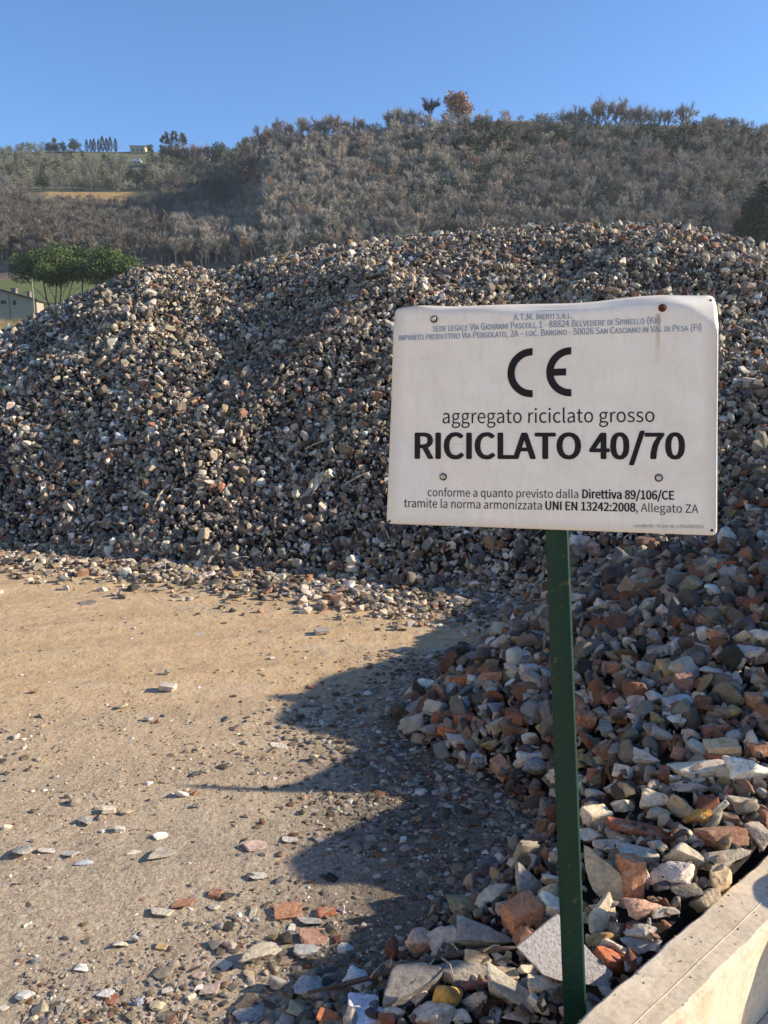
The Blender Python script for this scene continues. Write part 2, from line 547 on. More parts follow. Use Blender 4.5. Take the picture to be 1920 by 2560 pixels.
def terrain(X, Y):
    X = np.asarray(X, float); Y = np.asarray(Y, float)
    Yp = np.maximum(Y, 1.0)
    u = np.clip(X / Yp, -1.2, 1.4)
    k = np.clip((u - us_l) / (us_r - us_l), 0, 1); k = k * k * (3 - 2 * k)
    Yr = 600 * (1 - k) + 335 * k
    sr = np.interp(u, ru, rs)
    low = np.interp(Yp, [0, 14, 60, 130, 160, 195, 235], [0, 0, 2.4, 9.4, 13.2, 22.2, 31.3])
    t = np.clip((Yp - 235) / (Yr - 235), 0, 1)
    s0 = (31.3 - CAMZ) / 235
    ex = 0.55 * (1 - k) + 0.72 * k
    s = s0 + (sr - s0) * t ** ex
    z = CAMZ + s * Yp
    zr = CAMZ + sr * Yr
    z = np.where(Yp > Yr, zr - (Yp - Yr) * 0.22, z)
    z = np.maximum(z, 12.0)
    z = np.where(Yp < 235, low, z)
    # beside and behind the camera the land is simply level
    side = np.clip((np.abs(X) / Yp - 1.3) / 0.8, 0, 1)
    z = np.where(Y < 12, 0.0, z * (1 - side))
    return z


def ground_z(x, y):
    return float(terrain(np.array([x]), np.array([y]))[0])


rows = np.r_[-40, -20, -8, -3, np.linspace(0.5, 13.5, 27), np.linspace(15, 60, 16), np.linspace(65, 235, 46), np.linspace(242, 640, 90), np.linspace(680, 1300, 12)]
cols = np.r_[np.linspace(-2.0, -0.8, 10), np.linspace(-0.75, 0.75, 121), np.linspace(0.8, 2.0, 10)]
GX = np.empty((len(rows), len(cols))); GY = np.empty_like(GX)
for i, y in enumerate(rows):
    GX[i] = cols * max(abs(y), 14.0)
    GY[i] = y
GZ = terrain(GX, GY)
# cover colours of the land: scrub, green field, woodland floor, olive grass and the dry field strip
uu = GX / np.maximum(GY, 1)
GC = np.zeros((*GX.shape, 3)); GC[:] = (0.30, 0.22, 0.13)
def setc(mask, c): GC[mask] = c
setc(GY > 16, (0.20, 0.155, 0.085))
setc((GY > 100) & (GY <= 142), (0.13, 0.12, 0.06))
setc((GY > 138) & (GY <= 231), (0.115, 0.145, 0.055))
setc(GY > 231, (0.15, 0.12, 0.09))
left = (uu < us_r)
setc((GY > 418) & left & (GY < 620), (0.13, 0.135, 0.075))
u1, u2 = u_slope(85, 390)[0], u_slope(335, 390)[0]
setc((GY > 376) & (GY < 418) & (uu > u1) & (uu < u2), (0.36, 0.24, 0.10))
idx = np.arange(GX.size).reshape(GX.shape)
a, b_, c_, d_ = idx[:-1, :-1].ravel(), idx[:-1, 1:].ravel(), idx[1:, 1:].ravel(), idx[1:, :-1].ravel()
GT = np.concatenate([np.stack([a, b_, c_], 1), np.stack([a, c_, d_], 1)])
# the yard near the camera and the land beyond it are one sheet with two materials
me = tri_mesh('ground', np.stack([GX.ravel(), GY.ravel(), GZ.ravel()], 1), GT, GC.reshape(-1, 3), smooth=True)
me.materials.append(M_GROUND); me.materials.append(M_TERRAIN)
mi = (np.maximum.reduce([GY.ravel()[GT[:, k]] for k in range(3)]) > 15.5).astype(np.int32)
me.polygons.foreach_set('material_index', mi)
ground = link('ground', me)
tag(ground, kind='structure')

# ------------------------------------------------------------------ small low-poly rubble shapes for the masses
def hull(pts):
    bm = bmesh.new()
    for p in pts: bm.verts.new(p)
    r = bmesh.ops.convex_hull(bm, input=list(bm.verts))
    junk = list({g for g in list(r['geom_interior']) + list(r['geom_unused']) if isinstance(g, bmesh.types.BMVert)})
    if junk: bmesh.ops.delete(bm, geom=junk, context='VERTS')
    bmesh.ops.triangulate(bm, faces=list(bm.faces))
    bm.verts.index_update()
    V = np.array([v.co[:] for v in bm.verts]); T = np.array([[v.index for v in f.verts] for f in bm.faces])
    bm.free()
    V = V - (V.max(0) + V.min(0)) / 2
    return V / np.maximum(V.max(0) - V.min(0), 1e-6), T


LOW = []
for k in range(48):
    n = 13 + k % 9
    p = rng.normal(size=(n, 3)); p /= np.linalg.norm(p, axis=1)[:, None]
    e_ = 0.6 + 0.4 * rng.random()
    p = np.sign(p) * np.abs(p) ** e_
    p *= rng.uniform(0.78, 1.0, (n, 1))
    LOW.append(hull(p))


def ico(level):
    bm = bmesh.new(); bmesh.ops.create_icosphere(bm, subdivisions=level, radius=1.0)
    bm.verts.index_update()
    V = np.array([v.co[:] for v in bm.verts]); T = np.array([[v.index for v in f.verts] for f in bm.faces]); bm.free()
    return V / np.linalg.norm(V, axis=1)[:, None], T


def mid_rock(seed):
    """a worn, faceted stone with a few hundred faces"""
    g = np.random.default_rng(seed)
    D, T = ICO3
    n = 9 + seed % 5
    pl = g.normal(size=(n, 3)); ps = g.uniform(0.62, 1.0, n)
    if seed % 4 == 0: pl = np.array([(1, 0, 0), (-1, 0, 0), (0, 1, 0), (0, -1, 0), (0, 0, 1), (0, 0, -1), g.normal(size=3), g.normal(size=3)], float); ps = np.r_[np.ones(6), g.uniform(.9, 1.1, 2)]
    pl = pl / np.linalg.norm(pl, axis=1)[:, None]
    kk = g.choice([11, 18, 28])
    r = 1.0 / np.maximum(((np.maximum(D @ pl.T, 0) / ps) ** kk).sum(1) ** (1.0 / kk), 0.4)
    V = D * r[:, None]
    off = Vector(g.uniform(-50, 50, 3))
    dn = np.array([mnoise.noise(Vector(v) * 2.2 + off) + 0.6 * mnoise.noise(Vector(v) * 5.5 + off) for v in V])
    V = V * (1 + 0.095 * dn)[:, None]
    V -= (V.max(0) + V.min(0)) / 2
    return V / (V.max(0) - V.min(0)), T


ICO3 = ico(3)
MID = [mid_rock(700 + k) for k in range(36)]

PAL = np.array([(0.34, 0.275, 0.195), (0.24, 0.197, 0.148), (0.46, 0.39, 0.29), (0.14, 0.115, 0.088), (0.58, 0.51, 0.40), (0.25, 0.12, 0.07), (0.31, 0.18, 0.115),
                (0.115, 0.105, 0.098), (0.21, 0.205, 0.195), (0.36, 0.265, 0.15), (0.70, 0.65, 0.56), (0.075, 0.062, 0.05)])
PW_FAR = np.array([0.20, 0.20, 0.15, 0.17, 0.075, 0.035, 0.05, 0.05, 0.02, 0.04, 0.02, 0.08]); PW_FAR /= PW_FAR.sum()
PW_GR = np.array([0.2, 0.17, 0.2, 0.10, 0.12, 0.05, 0.06, 0.05, 0.06, 0.06, 0.06, 0.02]); PW_GR /= PW_GR.sum()
PW_NEAR = np.array([0.13, 0.15, 0.13, 0.10, 0.09, 0.11, 0.08, 0.08, 0.08, 0.03, 0.03, 0.06]); PW_NEAR /= PW_NEAR.sum()


def scatter_rubble(X, Y, Z, size, pw, lift=(0.0, 0.3), tilt=None, shapes=None, thin=1.0):
    n = len(X)
    e = np.stack([np.ones(n), rng.uniform(0.55, 0.95, n), rng.uniform(0.3, 0.8, n)], 1)
    sl_ = rng.random(n) < 0.14
    e[sl_, 2] = rng.uniform(0.14, 0.25, sl_.sum())
    lg = rng.random(n) < 0.05
    e[lg, 1:] *= 0.45
    e[:, 2] *= thin
    scl = e * size[:, None]
    shapes = shapes or LOW
    col = PAL[rng.choice(len(PAL), n, p=pw)] * rng.uniform(0.72, 1.25, (n, 1)) * rng.uniform(0.95, 1.05, (n, 3)) * (1 + 0.14 * vnoise(X, Y, 1.3, 8.0))[:, None]
    pos = np.stack([X, Y, Z + size * rng.uniform(lift[0], lift[1], n)], 1)
    return merge(shapes, rng.integers(0, len(shapes), n), pos, rot_mats(n, tilt), scl, col)


def heap_base(fun, x0, x1, y0, y1, st, other=None):
    gx, gy = np.meshgrid(np.arange(x0, x1, st), np.arange(y0, y1, st), indexing='ij')
    gz = fun(gx, gy) - 0.045
    ii = np.arange(gx.size).reshape(gx.shape)
    a, b, c, d = ii[:-1, :-1].ravel(), ii[1:, :-1].ravel(), ii[1:, 1:].ravel(), ii[:-1, 1:].ravel()
    T = np.concatenate([np.stack([a, b, c], 1), np.stack([a, c, d], 1)])
    V = np.stack([gx.ravel(), gy.ravel(), gz.ravel()], 1)
    ws = wall_side(V[:, 0], V[:, 1])
    keep = (V[T][:, :, 2].max(1) > 0.0) & (ws[T].max(1) < 0)
    T = T[keep]
    used = np.unique(T); mp = np.full(len(V), -1); mp[used] = np.arange(len(used))
    cc = np.tile(np.array([[0.045, 0.037, 0.03]]), (len(used), 1))  # near-black surface colour paints in the shade between the stones
    return V[used], mp[T], cc


def join(parts):
    Vs, Ts, Cs, off = [], [], [], 0
    for V, T, C in parts:
        Vs.append(V); Ts.append(T + off); Cs.append(C); off += len(V)
    return np.concatenate(Vs), np.concatenate(Ts), np.concatenate(Cs)


# big heap across the yard
n = 230000
X = rng.uniform(-7.5, 7.8, n); Y = rng.uniform(4.6, 13.0, n)
h1, h2 = H1(X, Y), H2(X, Y)
k = (h1 > 0.0) & (h1 > h2 - 0.05) & (np.abs(X / Y) < 0.72)
yc_u = np.interp(X / Y, ug, Yc)
k &= Y < yc_u + 0.7
X, Y, Z = X[k], Y[k], h1[k]
size = np.clip(rng.lognormal(math.log(0.042), 0.43, len(X)), 0.018, 0.15)
far = scatter_rubble(X, Y, Z, size, PW_FAR, (-0.3, 0.45))
# scattered apron where the heap's foot thins out over the dirt
n = 9500
uA = rng.uniform(-0.56, 0.3, n)
yA = np.interp(uA, ug, Yt) - np.abs(rng.normal(0, 0.42, n)) + 0.1
sA = np.clip(rng.lognormal(math.log(0.034), 0.5, n), 0.012, 0.11)
ap = scatter_rubble(uA * yA, yA, HS(uA * yA, yA), sA, PW_FAR, (0.0, 0.3), 0.35)
V, T, C = join([heap_base(H1, -9, 9, 4.4, 18, 0.11), far, ap])
o = link('rubble_heap', tri_mesh('rubble_heap', V, T, C), M_RUBBLE)
tag(o, 'large heap of crushed stone and brick rubble across the dirt yard', 'rubble heap', kind='stuff')

# near heap behind the wall (its larger pieces are objects of their own further down)
n = 40000
X = rng.uniform(-0.9, 4.6, n); Y = rng.uniform(1.2, 7.6, n)
h1, h2 = H1(X, Y), H2(X, Y)
k = (h2 > 0.005) & (h2 > h1 - 0.04) & (wall_side(X, Y) < -0.02)
X, Y, Z = X[k], Y[k], h2[k]
size = np.clip(rng.lognormal(math.log(0.060), 0.38, len(X)), 0.025, 0.14)
size *= np.clip(0.40 + 0.6 * (Y - 1.7) / 1.6, 0.40, 1.0)
vis = (X < 0.62 * Y + 0.1) & (Y < 4.6)
nearp = scatter_rubble(X[vis], Y[vis], Z[vis], size[vis], PW_NEAR, (-0.35, 0.5), None, MID)
nearq = scatter_rubble(X[~vis], Y[~vis], Z[~vis], size[~vis], PW_NEAR, (-0.35, 0.5))
nearp[2][:] *= 0.74; nearq[2][:] *= 0.74  # stone colours dimmed to paint the heap's shade deeper
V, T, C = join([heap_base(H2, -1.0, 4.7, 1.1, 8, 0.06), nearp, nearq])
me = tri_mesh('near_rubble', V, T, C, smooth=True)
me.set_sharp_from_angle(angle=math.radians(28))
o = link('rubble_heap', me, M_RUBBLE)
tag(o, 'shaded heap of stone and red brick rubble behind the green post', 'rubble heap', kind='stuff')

# chips and gravel lying on the yard
n = 80000
Y = 1.45 + 6.0 * rng.random(n) ** 1.9
X = Y * rng.uniform(-0.54, 0.3, n)
d = vnoise(X, Y, 2.6, 4.0)
wt = np.clip(0.40 + 0.6 * d, 0.06, 1) * np.clip(1.45 - 0.30 * Y, 0.22, 1.0)
k = (rng.random(n) < wt) & (HS(X, Y) < 0.02) & (wall_side(X, Y) < -0.03)
X, Y = X[k], Y[k]
size = np.clip(rng.lognormal(math.log(0.0078), 0.50, len(X)), 0.004, 0.035)
size = np.where(rng.random(len(X)) < 0.012, rng.uniform(0.02, 0.045, len(X)), size)
g1 = scatter_rubble(X, Y, np.zeros(len(X)), size, PW_GR, (-0.05, 0.12), 0.15, None, 0.75)
# thicker litter along the heap's foot, most of it flat
n = 14000
Y = rng.uniform(1.55, 4.4, n)
ex = np.interp(Y, [1.5, 1.7, 1.9, 2.2, 2.6, 3.0, 3.5, 4.4], [-0.30, -0.10, 0.15, 0.45, 0.55, 0.40, 0.15, 0.6])
X = ex + 0.08 - np.abs(rng.normal(0, 0.40, n))
size = np.clip(rng.lognormal(math.log(0.017), 0.55, n), 0.006, 0.05)
k = (wall_side(X, Y) < -0.05) & (rng.random(n) < np.clip(0.62 + 0.6 * vnoise(X, Y, 3.1, 7.0), 0.15, 1))
g2 = scatter_rubble(X[k], Y[k], HS(X[k], Y[k]), size[k], PW_GR, (-0.1, 0.15), 0.16, None, 0.6)
g2[2][:] *= 0.62  # litter colours dimmed to paint deeper shade along the foot
# grit on the wall's top
n = 260
lw = rng.uniform(-0.3, 1.6, n) ; sw_ = WT * np.clip(rng.beta(0.7, 1.3, n), 0.04, 0.93)
gx_ = wa[0] + wdir[0] * lw + wnor[0] * sw_; gy_ = wa[1] + wdir[1] * lw + wnor[1] * sw_
g3 = scatter_rubble(gx_, gy_, np.full(n, WZ), np.clip(rng.lognormal(math.log(0.0032), 0.5, n), 0.0015, 0.011), PW_GR, (0.0, 0.15), 0.2, None, 0.7)
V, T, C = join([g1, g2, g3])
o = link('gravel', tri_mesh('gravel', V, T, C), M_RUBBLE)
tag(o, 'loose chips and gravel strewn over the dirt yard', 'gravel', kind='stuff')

# ------------------------------------------------------------------ the low concrete wall
def make_wall():
    L0, L1 = -1.2, 7.0
    root = empty('concrete_wall', (wa[0], wa[1], 0), math.atan2(wdir[1], wdir[0]))
    # local x along the wall, local -y towards the camera side
    bm = bmesh.new()
    ch = 0.008
    prof_ = [(0, -0.3), (0, WZ - ch), (-ch, WZ), (-0.083, WZ), (-0.0838, WZ + 0.0014), (-0.0852, WZ + 0.0014), (-0.0862, WZ),
             (-WT + 0.012, WZ), (-WT, WZ - 0.011), (-WT, -0.3)]
    xs = np.linspace(L0, L1, 420)
    rings = []
    for x in xs:
        jit = 0.0012 * math.sin(x * 23.0) + 0.0009 * math.sin(x * 61.0 + 1) - 0.006 * max(0.0, mnoise.noise(Vector((x * 9.0, 3.0, 1.0))) - 0.25)
        rings.append([bm.verts.new((x, y + (jit if i in (1, 2, 7, 8) else 0), z + (0.6 * jit if 1 <= i <= 8 else 0))) for i, (y, z) in enumerate(prof_)])
    for r0, r1 in zip(rings[:-1], rings[1:]):
        for i in range(len(prof_) - 1):
            bm.faces.new((r0[i], r0[i + 1], r1[i + 1], r1[i]))
    bm.faces.new(rings[0][::-1]); bm.faces.new(rings[-1])
    bmesh.ops.recalc_face_normals(bm, faces=list(bm.faces))
    link('wall_body', bm_mesh('wall_body', bm), M_CONC, root)
    tag(root, 'low cream concrete wall with a seam along its sunlit top', 'wall')
    return root


make_wall()

# pale concrete apron on the camera side of the wall
bm = bmesh.new()
ang = math.atan2(wdir[1], wdir[0])
p = [wa + wdir * l + wnor * s for l, s in ((-7, WT + 0.002), (8, WT + 0.002), (8, 9), (-7, 9))]
bm.faces.new([bm.verts.new((q[0], q[1], 0.004)) for q in p])
o = link('pavement', bm_mesh('pavement', bm), M_CONC)
tag(o, kind='structure')

# ------------------------------------------------------------------ the sign board
M_PANEL, nt, b = new_mat('painted_sheet')
tc = N(nt, 'ShaderNodeUVMap'); tc.uv_map = 'sheet'
n1 = N(nt, 'ShaderNodeTexNoise', i_Scale=5.0, i_Detail=7.0, i_Roughness=0.65)
n2 = N(nt, 'ShaderNodeTexNoise', i_Scale=42.0, i_Detail=5.0, i_Roughness=0.7)
for n in (n1, n2): nt.links.new(tc.outputs[0], n.inputs['Vector'])
sx = N(nt, 'ShaderNodeSeparateXYZ'); nt.links.new(tc.outputs[0], sx.inputs[0])
c = ramp(nt, n1.outputs[0], [(0.3, (0.75, 0.705, 0.61)), (0.65, (0.84, 0.80, 0.705))])
c = mixc(nt, ramp(nt, n2.outputs[0], [(0.60, 0.0), (0.74, 0.38)]), c, (0.46, 0.38, 0.26))
n4 = N(nt, 'ShaderNodeTexNoise', i_Scale=14.0, i_Detail=8.0, i_Roughness=0.75)
mp4 = N(nt, 'ShaderNodeMapping'); mp4.inputs['Scale'].default_value = (3.0, 0.5, 1.0); mp4.inputs['Rotation'].default_value = (0, 0, 0.08)
nt.links.new(tc.outputs[0], mp4.inputs[0]); nt.links.new(mp4.outputs[0], n4.inputs['Vector'])
c = mixc(nt, ramp(nt, n4.outputs[0], [(0.50, 0.0), (0.75, 0.45)]), c, (0.58, 0.51, 0.42))
n5 = N(nt, 'ShaderNodeTexNoise', i_Scale=9.0, i_Detail=2.0, i_Roughness=0.5)
mp5 = N(nt, 'ShaderNodeMapping'); mp5.inputs['Scale'].default_value = (0.4, 26.0, 1.0); mp5.inputs['Rotation'].default_value = (0, 0, 0.9)
nt.links.new(tc.outputs[0], mp5.inputs[0]); nt.links.new(mp5.outputs[0], n5.inputs['Vector'])
c = mixc(nt, ramp(nt, n5.outputs[0], [(0.70, 0.0), (0.73, 0.5)]), c, (0.50, 0.46, 0.41))
# grime collected towards the border
def rim(sock):
    a1 = N(nt, 'ShaderNodeMath', operation='SUBTRACT'); a1.inputs[1].default_value = 0.5; nt.links.new(sock, a1.inputs[0])
    a2 = N(nt, 'ShaderNodeMath', operation='ABSOLUTE'); nt.links.new(a1.outputs[0], a2.inputs[0])
    a3 = N(nt, 'ShaderNodeMapRange'); a3.inputs['From Min'].default_value = 0.455; a3.inputs['From Max'].default_value = 0.5; nt.links.new(a2.outputs[0], a3.inputs['Value'])
    return a3.outputs[0]
rm = N(nt, 'ShaderNodeMath', operation='MAXIMUM'); nt.links.new(rim(sx.outputs[0]), rm.inputs[0]); nt.links.new(rim(sx.outputs[1]), rm.inputs[1])
rn = N(nt, 'ShaderNodeMath', operation='MULTIPLY'); nt.links.new(rm.outputs[0], rn.inputs[0]); nt.links.new(n1.outputs[0], rn.inputs[1])
c = mixc(nt, rn.outputs[0], c, (0.50, 0.44, 0.35))
# rust that has run down the sheet from the upper right bolt

def band(sock, centre, half):
    s1 = N(nt, 'ShaderNodeMath', operation='SUBTRACT'); s1.inputs[1].default_value = centre; nt.links.new(sock, s1.inputs[0])
    s2 = N(nt, 'ShaderNodeMath', operation='ABSOLUTE'); nt.links.new(s1.outputs[0], s2.inputs[0])
    s3 = N(nt, 'ShaderNodeMath', operation='DIVIDE'); s3.inputs[1].default_value = half; nt.links.new(s2.outputs[0], s3.inputs[0])
    s4 = N(nt, 'ShaderNodeMath', operation='SUBTRACT', use_clamp=True); s4.inputs[0].default_value = 1.0; nt.links.new(s3.outputs[0], s4.inputs[1])
    return s4.outputs[0]


BOLT_A, BOLT_B = 0.826, 0.925
bx_ = band(sx.outputs[0], BOLT_A + 0.002, 0.010)
mr = N(nt, 'ShaderNodeMapRange'); mr.inputs['From Min'].default_value = 0.70; mr.inputs['From Max'].default_value = BOLT_B
nt.links.new(sx.outputs[1], mr.inputs['Value'])
by_ = N(nt, 'ShaderNodeMath', operation='LESS_THAN'); by_.inputs[1].default_value = BOLT_B; nt.links.new(sx.outputs[1], by_.inputs[0])
r1 = N(nt, 'ShaderNodeMath', operation='MULTIPLY'); nt.links.new(bx_, r1.inputs[0]); nt.links.new(mr.outputs[0], r1.inputs[1])
r2 = N(nt, 'ShaderNodeMath', operation='MULTIPLY'); nt.links.new(r1.outputs[0], r2.inputs[0]); nt.links.new(by_.outputs[0], r2.inputs[1])
r3 = N(nt, 'ShaderNodeMath', operation='MULTIPLY', use_clamp=True); r3.inputs[1].default_value = 0.85; nt.links.new(r2.outputs[0], r3.inputs[0])
c = mixc(nt, r3.outputs[0], c, (0.44, 0.28, 0.10))
nt.links.new(c, b.inputs['Base Color'])
b.inputs['Roughness'].default_value = 0.38
b.inputs['Specular IOR Level'].default_value = 0.4

M_INK = plain('black_ink', (0.012, 0.009, 0.010), 0.55, 0.1)
M_INKBLUE = plain('faded_blue_ink', (0.27, 0.33, 0.42), 0.6, 0.12, 40)
M_INKGREY = plain('faded_grey_ink', (0.34, 0.33, 0.32), 0.6, 0.1, 40)
M_STEEL = plain('zinc_bolt', (0.55, 0.52, 0.47), 0.35, 0.2, 60, 0, 0.7)
M_RUST = plain('rusted_bolt', (0.085, 0.030, 0.014), 0.9, 0.4, 200, 0.4)
M_DARK = plain('dark_hole', (0.02, 0.02, 0.02), 0.9)

M_POST, nt, b = new_mat('green_enamel')
tc = N(nt, 'ShaderNodeTexCoord')
n1 = N(nt, 'ShaderNodeTexNoise', i_Scale=9.0, i_Detail=8.0, i_Roughness=0.7)
n2 = N(nt, 'ShaderNodeTexNoise', i_Scale=34.0, i_Detail=7.0, i_Roughness=0.7)
for n in (n1, n2): nt.links.new(tc.outputs['Object'], n.inputs['Vector'])
c = ramp(nt, n1.outputs[0], [(0.3, (0.0045, 0.028, 0.017)), (0.7, (0.007, 0.036, 0.022))])
c = mixc(nt, ramp(nt, n2.outputs[0], [(0.60, 0.0), (0.68, 0.8)]), c, (0.13, 0.10, 0.04))
nt.links.new(c, b.inputs['Base Color'])
b.inputs['Roughness'].default_value = 0.5
b.inputs['Specular IOR Level'].default_value = 0.2

DL, DR = 1.765, 1.61
TL, TR = at_depth(851, 664, DL), at_depth(1552, 634, DR)
BL, BR = at_depth(838, 1131, DL), at_depth(1549, 1157, DR)
nrm = np.cross(TR - TL, BL - TL); nrm /= np.linalg.norm(nrm)
if nrm[1] > 0: nrm = -nrm


def sstep(x, e0, e1):
    t = np.clip((x - e0) / (e1 - e0), 0, 1)
    return t * t * (3 - 2 * t)


def soft(x, r=0.02):
    """a fold: zero before the crease, straight after it"""
    return np.where(x < -r, 0, np.where(x > r, x, (x + r) ** 2 / (4 * r)))


def sheet_disp(a, b):
    d = 0.0016 * np.sin(a * 5.0 + 0.8) + 0.0013 * np.sin(b * 6.0 + a * 2.5)
    edge = 0.964 + 0.010 * np.sin(a * 9) - 0.006 * sstep(a, 0.1, 0.5)
    d = d - soft(b - edge, 0.006) * 0.45 * sstep(a, 0.05, 0.2) + 0.0016 * np.sin(a * 26) * sstep(b, 0.95, 1.0)
    d = d - soft(((a - 0.865) / 0.135 + (b - 0.86) / 0.14 - 1) * 0.08, 0.004) * 0.34       # upper right corner sprung back
    d = d + soft((1 - a / 0.31 - b / 0.50) * 0.16, 0.004) * 0.08                             # lower left corner sprung forward
    d = d - soft((1 - a / 0.10 - (1 - b) / 0.12) * 0.06, 0.005) * 0.25                       # crumpled upper left corner
    return d


def sheet(a, b, off=0.0):
    a = np.asarray(a, float)[..., None]; b = np.asarray(b, float)[..., None]
    p = (TL * (1 - a) + TR * a) * b + (BL * (1 - a) + BR * a) * (1 - b)
    e = -0.006 * np.sin(np.pi * a) * 0 + 0.0
    return p + nrm * (sheet_disp(a, b) + off) + e


# crop pixels -> sheet coordinates
def crop(px, py):
    return np.array([(940 + px * 880 / 1659) / S, (700 + py * 880 / 1659) / S])


def homography(src, dst):
    A = []
    for (x, y), (u, v) in zip(src, dst):
        A.append([x, y, 1, 0, 0, 0, -u * x, -u * y, -u]); A.append([0, 0, 0, x, y, 1, -v * x, -v * y, -v])
    return np.linalg.svd(np.array(A))[2][-1].reshape(3, 3)


HM = homography([(851, 664), (1552, 634), (1549, 1157), (838, 1131)], [(0, 1), (1, 1), (1, 0), (0, 0)])


def ab(px, py):
    q = crop(px, py)
    r = HM @ np.array([q[0], q[1], 1.0])
    return r[:2] / r[2]


SIGN_BASE = at_depth(1250, 2400, 1.71)
sign = empty('sign_board', (SIGN_BASE[0], SIGN_BASE[1], 0))
tag(sign, 'white lettered metal sign on a leaning green post beside the wall', 'sign')
org = np.array(sign.location[:])


def local(P): return np.asarray(P) - org


na, nb = 84, 60
bm = bmesh.new()
g = {}
rad = 0.010
for i in range(na + 1):
    for j in range(nb + 1):
        a, b_ = i / na, j / nb
        # rounded corners
        x, y = a * 0.7, b_ * 0.5
        cx = min(max(x, rad), 0.7 - rad); cy = min(max(y, rad), 0.5 - rad)
        dx, dy = x - cx, y - cy
        l = math.hypot(dx, dy)
        if dx and dy:
            k = max(abs(dx), abs(dy)) / l
            x, y = cx + dx * k, cy + dy * k
        g[i, j] = (x / 0.7, y / 0.5)
ks = list(g)
PA = np.array([g[k][0] for k in ks]); PB = np.array([g[k][1] for k in ks])
# the trimmed edges of the sheet are slightly wavy
PBw = PB + (0.0015 * np.sin(PA * 7 + 1.0) + 0.003 * np.sin(PA * 19)) * sstep(PB, 0.9, 1.0) + 0.022 * sstep(PA, 0.55, 1.0) * sstep(PB, 0.92, 1.0)
PP = local(sheet(PA, PBw))
vid = {k: bm.verts.new(PP[n]) for n, k in enumerate(ks)}
uvl = bm.loops.layers.uv.new('sheet')
for i in range(na):
    for j in range(nb):
        q = [(i, j), (i + 1, j), (i + 1, j + 1), (i, j + 1)]
        f = bm.faces.new([vid[k] for k in q]); f.smooth = True
        for lp, k in zip(f.loops, q): lp[uvl].uv = g[k]
bmesh.ops.recalc_face_normals(bm, faces=list(bm.faces))
me = bm_mesh('sign_panel', bm, True)
panel = link('sign_panel', me, M_PANEL, sign)
if me.polygons[0].normal.dot(Vector(nrm)) < 0: me.flip_normals()
md = panel.modifiers.new('thickness', 'SOLIDIFY'); md.thickness = 0.0025; md.offset = -1

FONT = None
try:                                 # the plain sans serif face that comes with Blender, else its built-in one
    import os
    FONT = bpy.data.fonts.load(os.path.join(bpy.utils.resource_path('LOCAL'), 'datafiles', 'fonts', 'Noto Sans CJK Regular.woff2'))
except Exception:
    FONT = None


def text_mesh(body, bold=0.0, smallcaps=False):
    cu = bpy.data.curves.new('lettering', 'FONT')
    cu.body = body
    cu.resolution_u = 4
    if FONT: cu.font = FONT
    if smallcaps:
        cu.small_caps_scale = 0.80
        for f in cu.body_format: f.use_small_caps = True
    o = bpy.data.objects.new('lettering', cu)
    COL.objects.link(o)
    bpy.context.view_layer.update()
    me = bpy.data.meshes.new_from_object(o.evaluated_get(bpy.context.evaluated_depsgraph_get()))
    bpy.data.objects.remove(o); bpy.data.curves.remove(cu)
    return me


me = text_mesh('H'); CAPH = max(v.co.y for v in me.vertices)
LINES = [
    ('A.T.M. Inerti s.r.l.', (640, 190), (917, 180), 28, 0.006, True, 'blue'),
    ('sede legale Via Giovanni Pascoli, 1 - 88824 Belvedere di Spinello (Kr)', (265, 243), (1335, 203), 31, 0.006, True, 'blue'),
    ('impianto produttivo Via Pergolato, 2A \u2013 loc. Bargino - 50026 San Casciano in Val di Pesa (Fi)', (108, 284), (1530, 236), 30, 0.006, True, 'blue'),
    ('aggregato riciclato grosso', (310, 673), (1308, 664), 66, 0.0, False, 'black'),
    ('RICICLATO 40/70', (187, 838), (1447, 837), 119, 0.013, False, 'black'),
    ('conforme a quanto previsto dalla', (243, 1018), (945, 1026), 39, 0.0, False, 'black'),
    ('Direttiva 89/106/CE', (965, 1026), (1400, 1033), 41, 0.010, False, 'black'),
    ('tramite la norma armonizzata', (135, 1070), (773, 1081), 40, 0.0, False, 'black'),
    ('UNI EN 13242:2008', (791, 1081), (1215, 1090), 40, 0.010, False, 'black'),
    (', Allegato ZA', (1219, 1090), (1517, 1097), 40, 0.0, False, 'black'),
    ('cartello 40 - 70.odt rel. 1.0 01/09/2014', (1208, 1165), (1543, 1169), 15, 0.004, False, 'grey'),
]
acc = {'black': ([], []), 'blue': ([], []), 'grey': ([], [])}
for body, l, r, cap, bold, sc_, colr in LINES:
    me = text_mesh(body, bold, sc_)
    P = np.array([v.co[:] for v in me.vertices])
    x0, x1 = P[:, 0].min(), P[:, 0].max()
    aL = ab(*l); aR = ab(*r); hL = ab(l[0], l[1] - cap) - aL; hR = ab(r[0], r[1] - cap) - aR
    t = ((P[:, 0] - x0) / (x1 - x0))[:, None]; h = (P[:, 1] / CAPH)[:, None]
    q = aL * (1 - t) + aR * t + (hL * (1 - t) + hR * t) * h
    vs, fs = acc[colr]
    # heavier strokes: the same letters laid a hair apart
    ems = abs(hL[1]) / CAPH
    for n_, (sx_, sy_) in enumerate([(0, 0)] if not bold else [(0, 0), (-1, 0), (1, 0), (-.5, .5), (.5, -.5), (.5, .5), (-.5, -.5)]):
        off = sum(len(v) for v in vs)
        vs.append(local(sheet(q[:, 0] + sx_ * bold * ems * 0.714, q[:, 1] + sy_ * bold * ems, 0.0010 + 0.00004 * n_)))
        fs += [[i + off for i in p.vertices] for p in me.polygons]
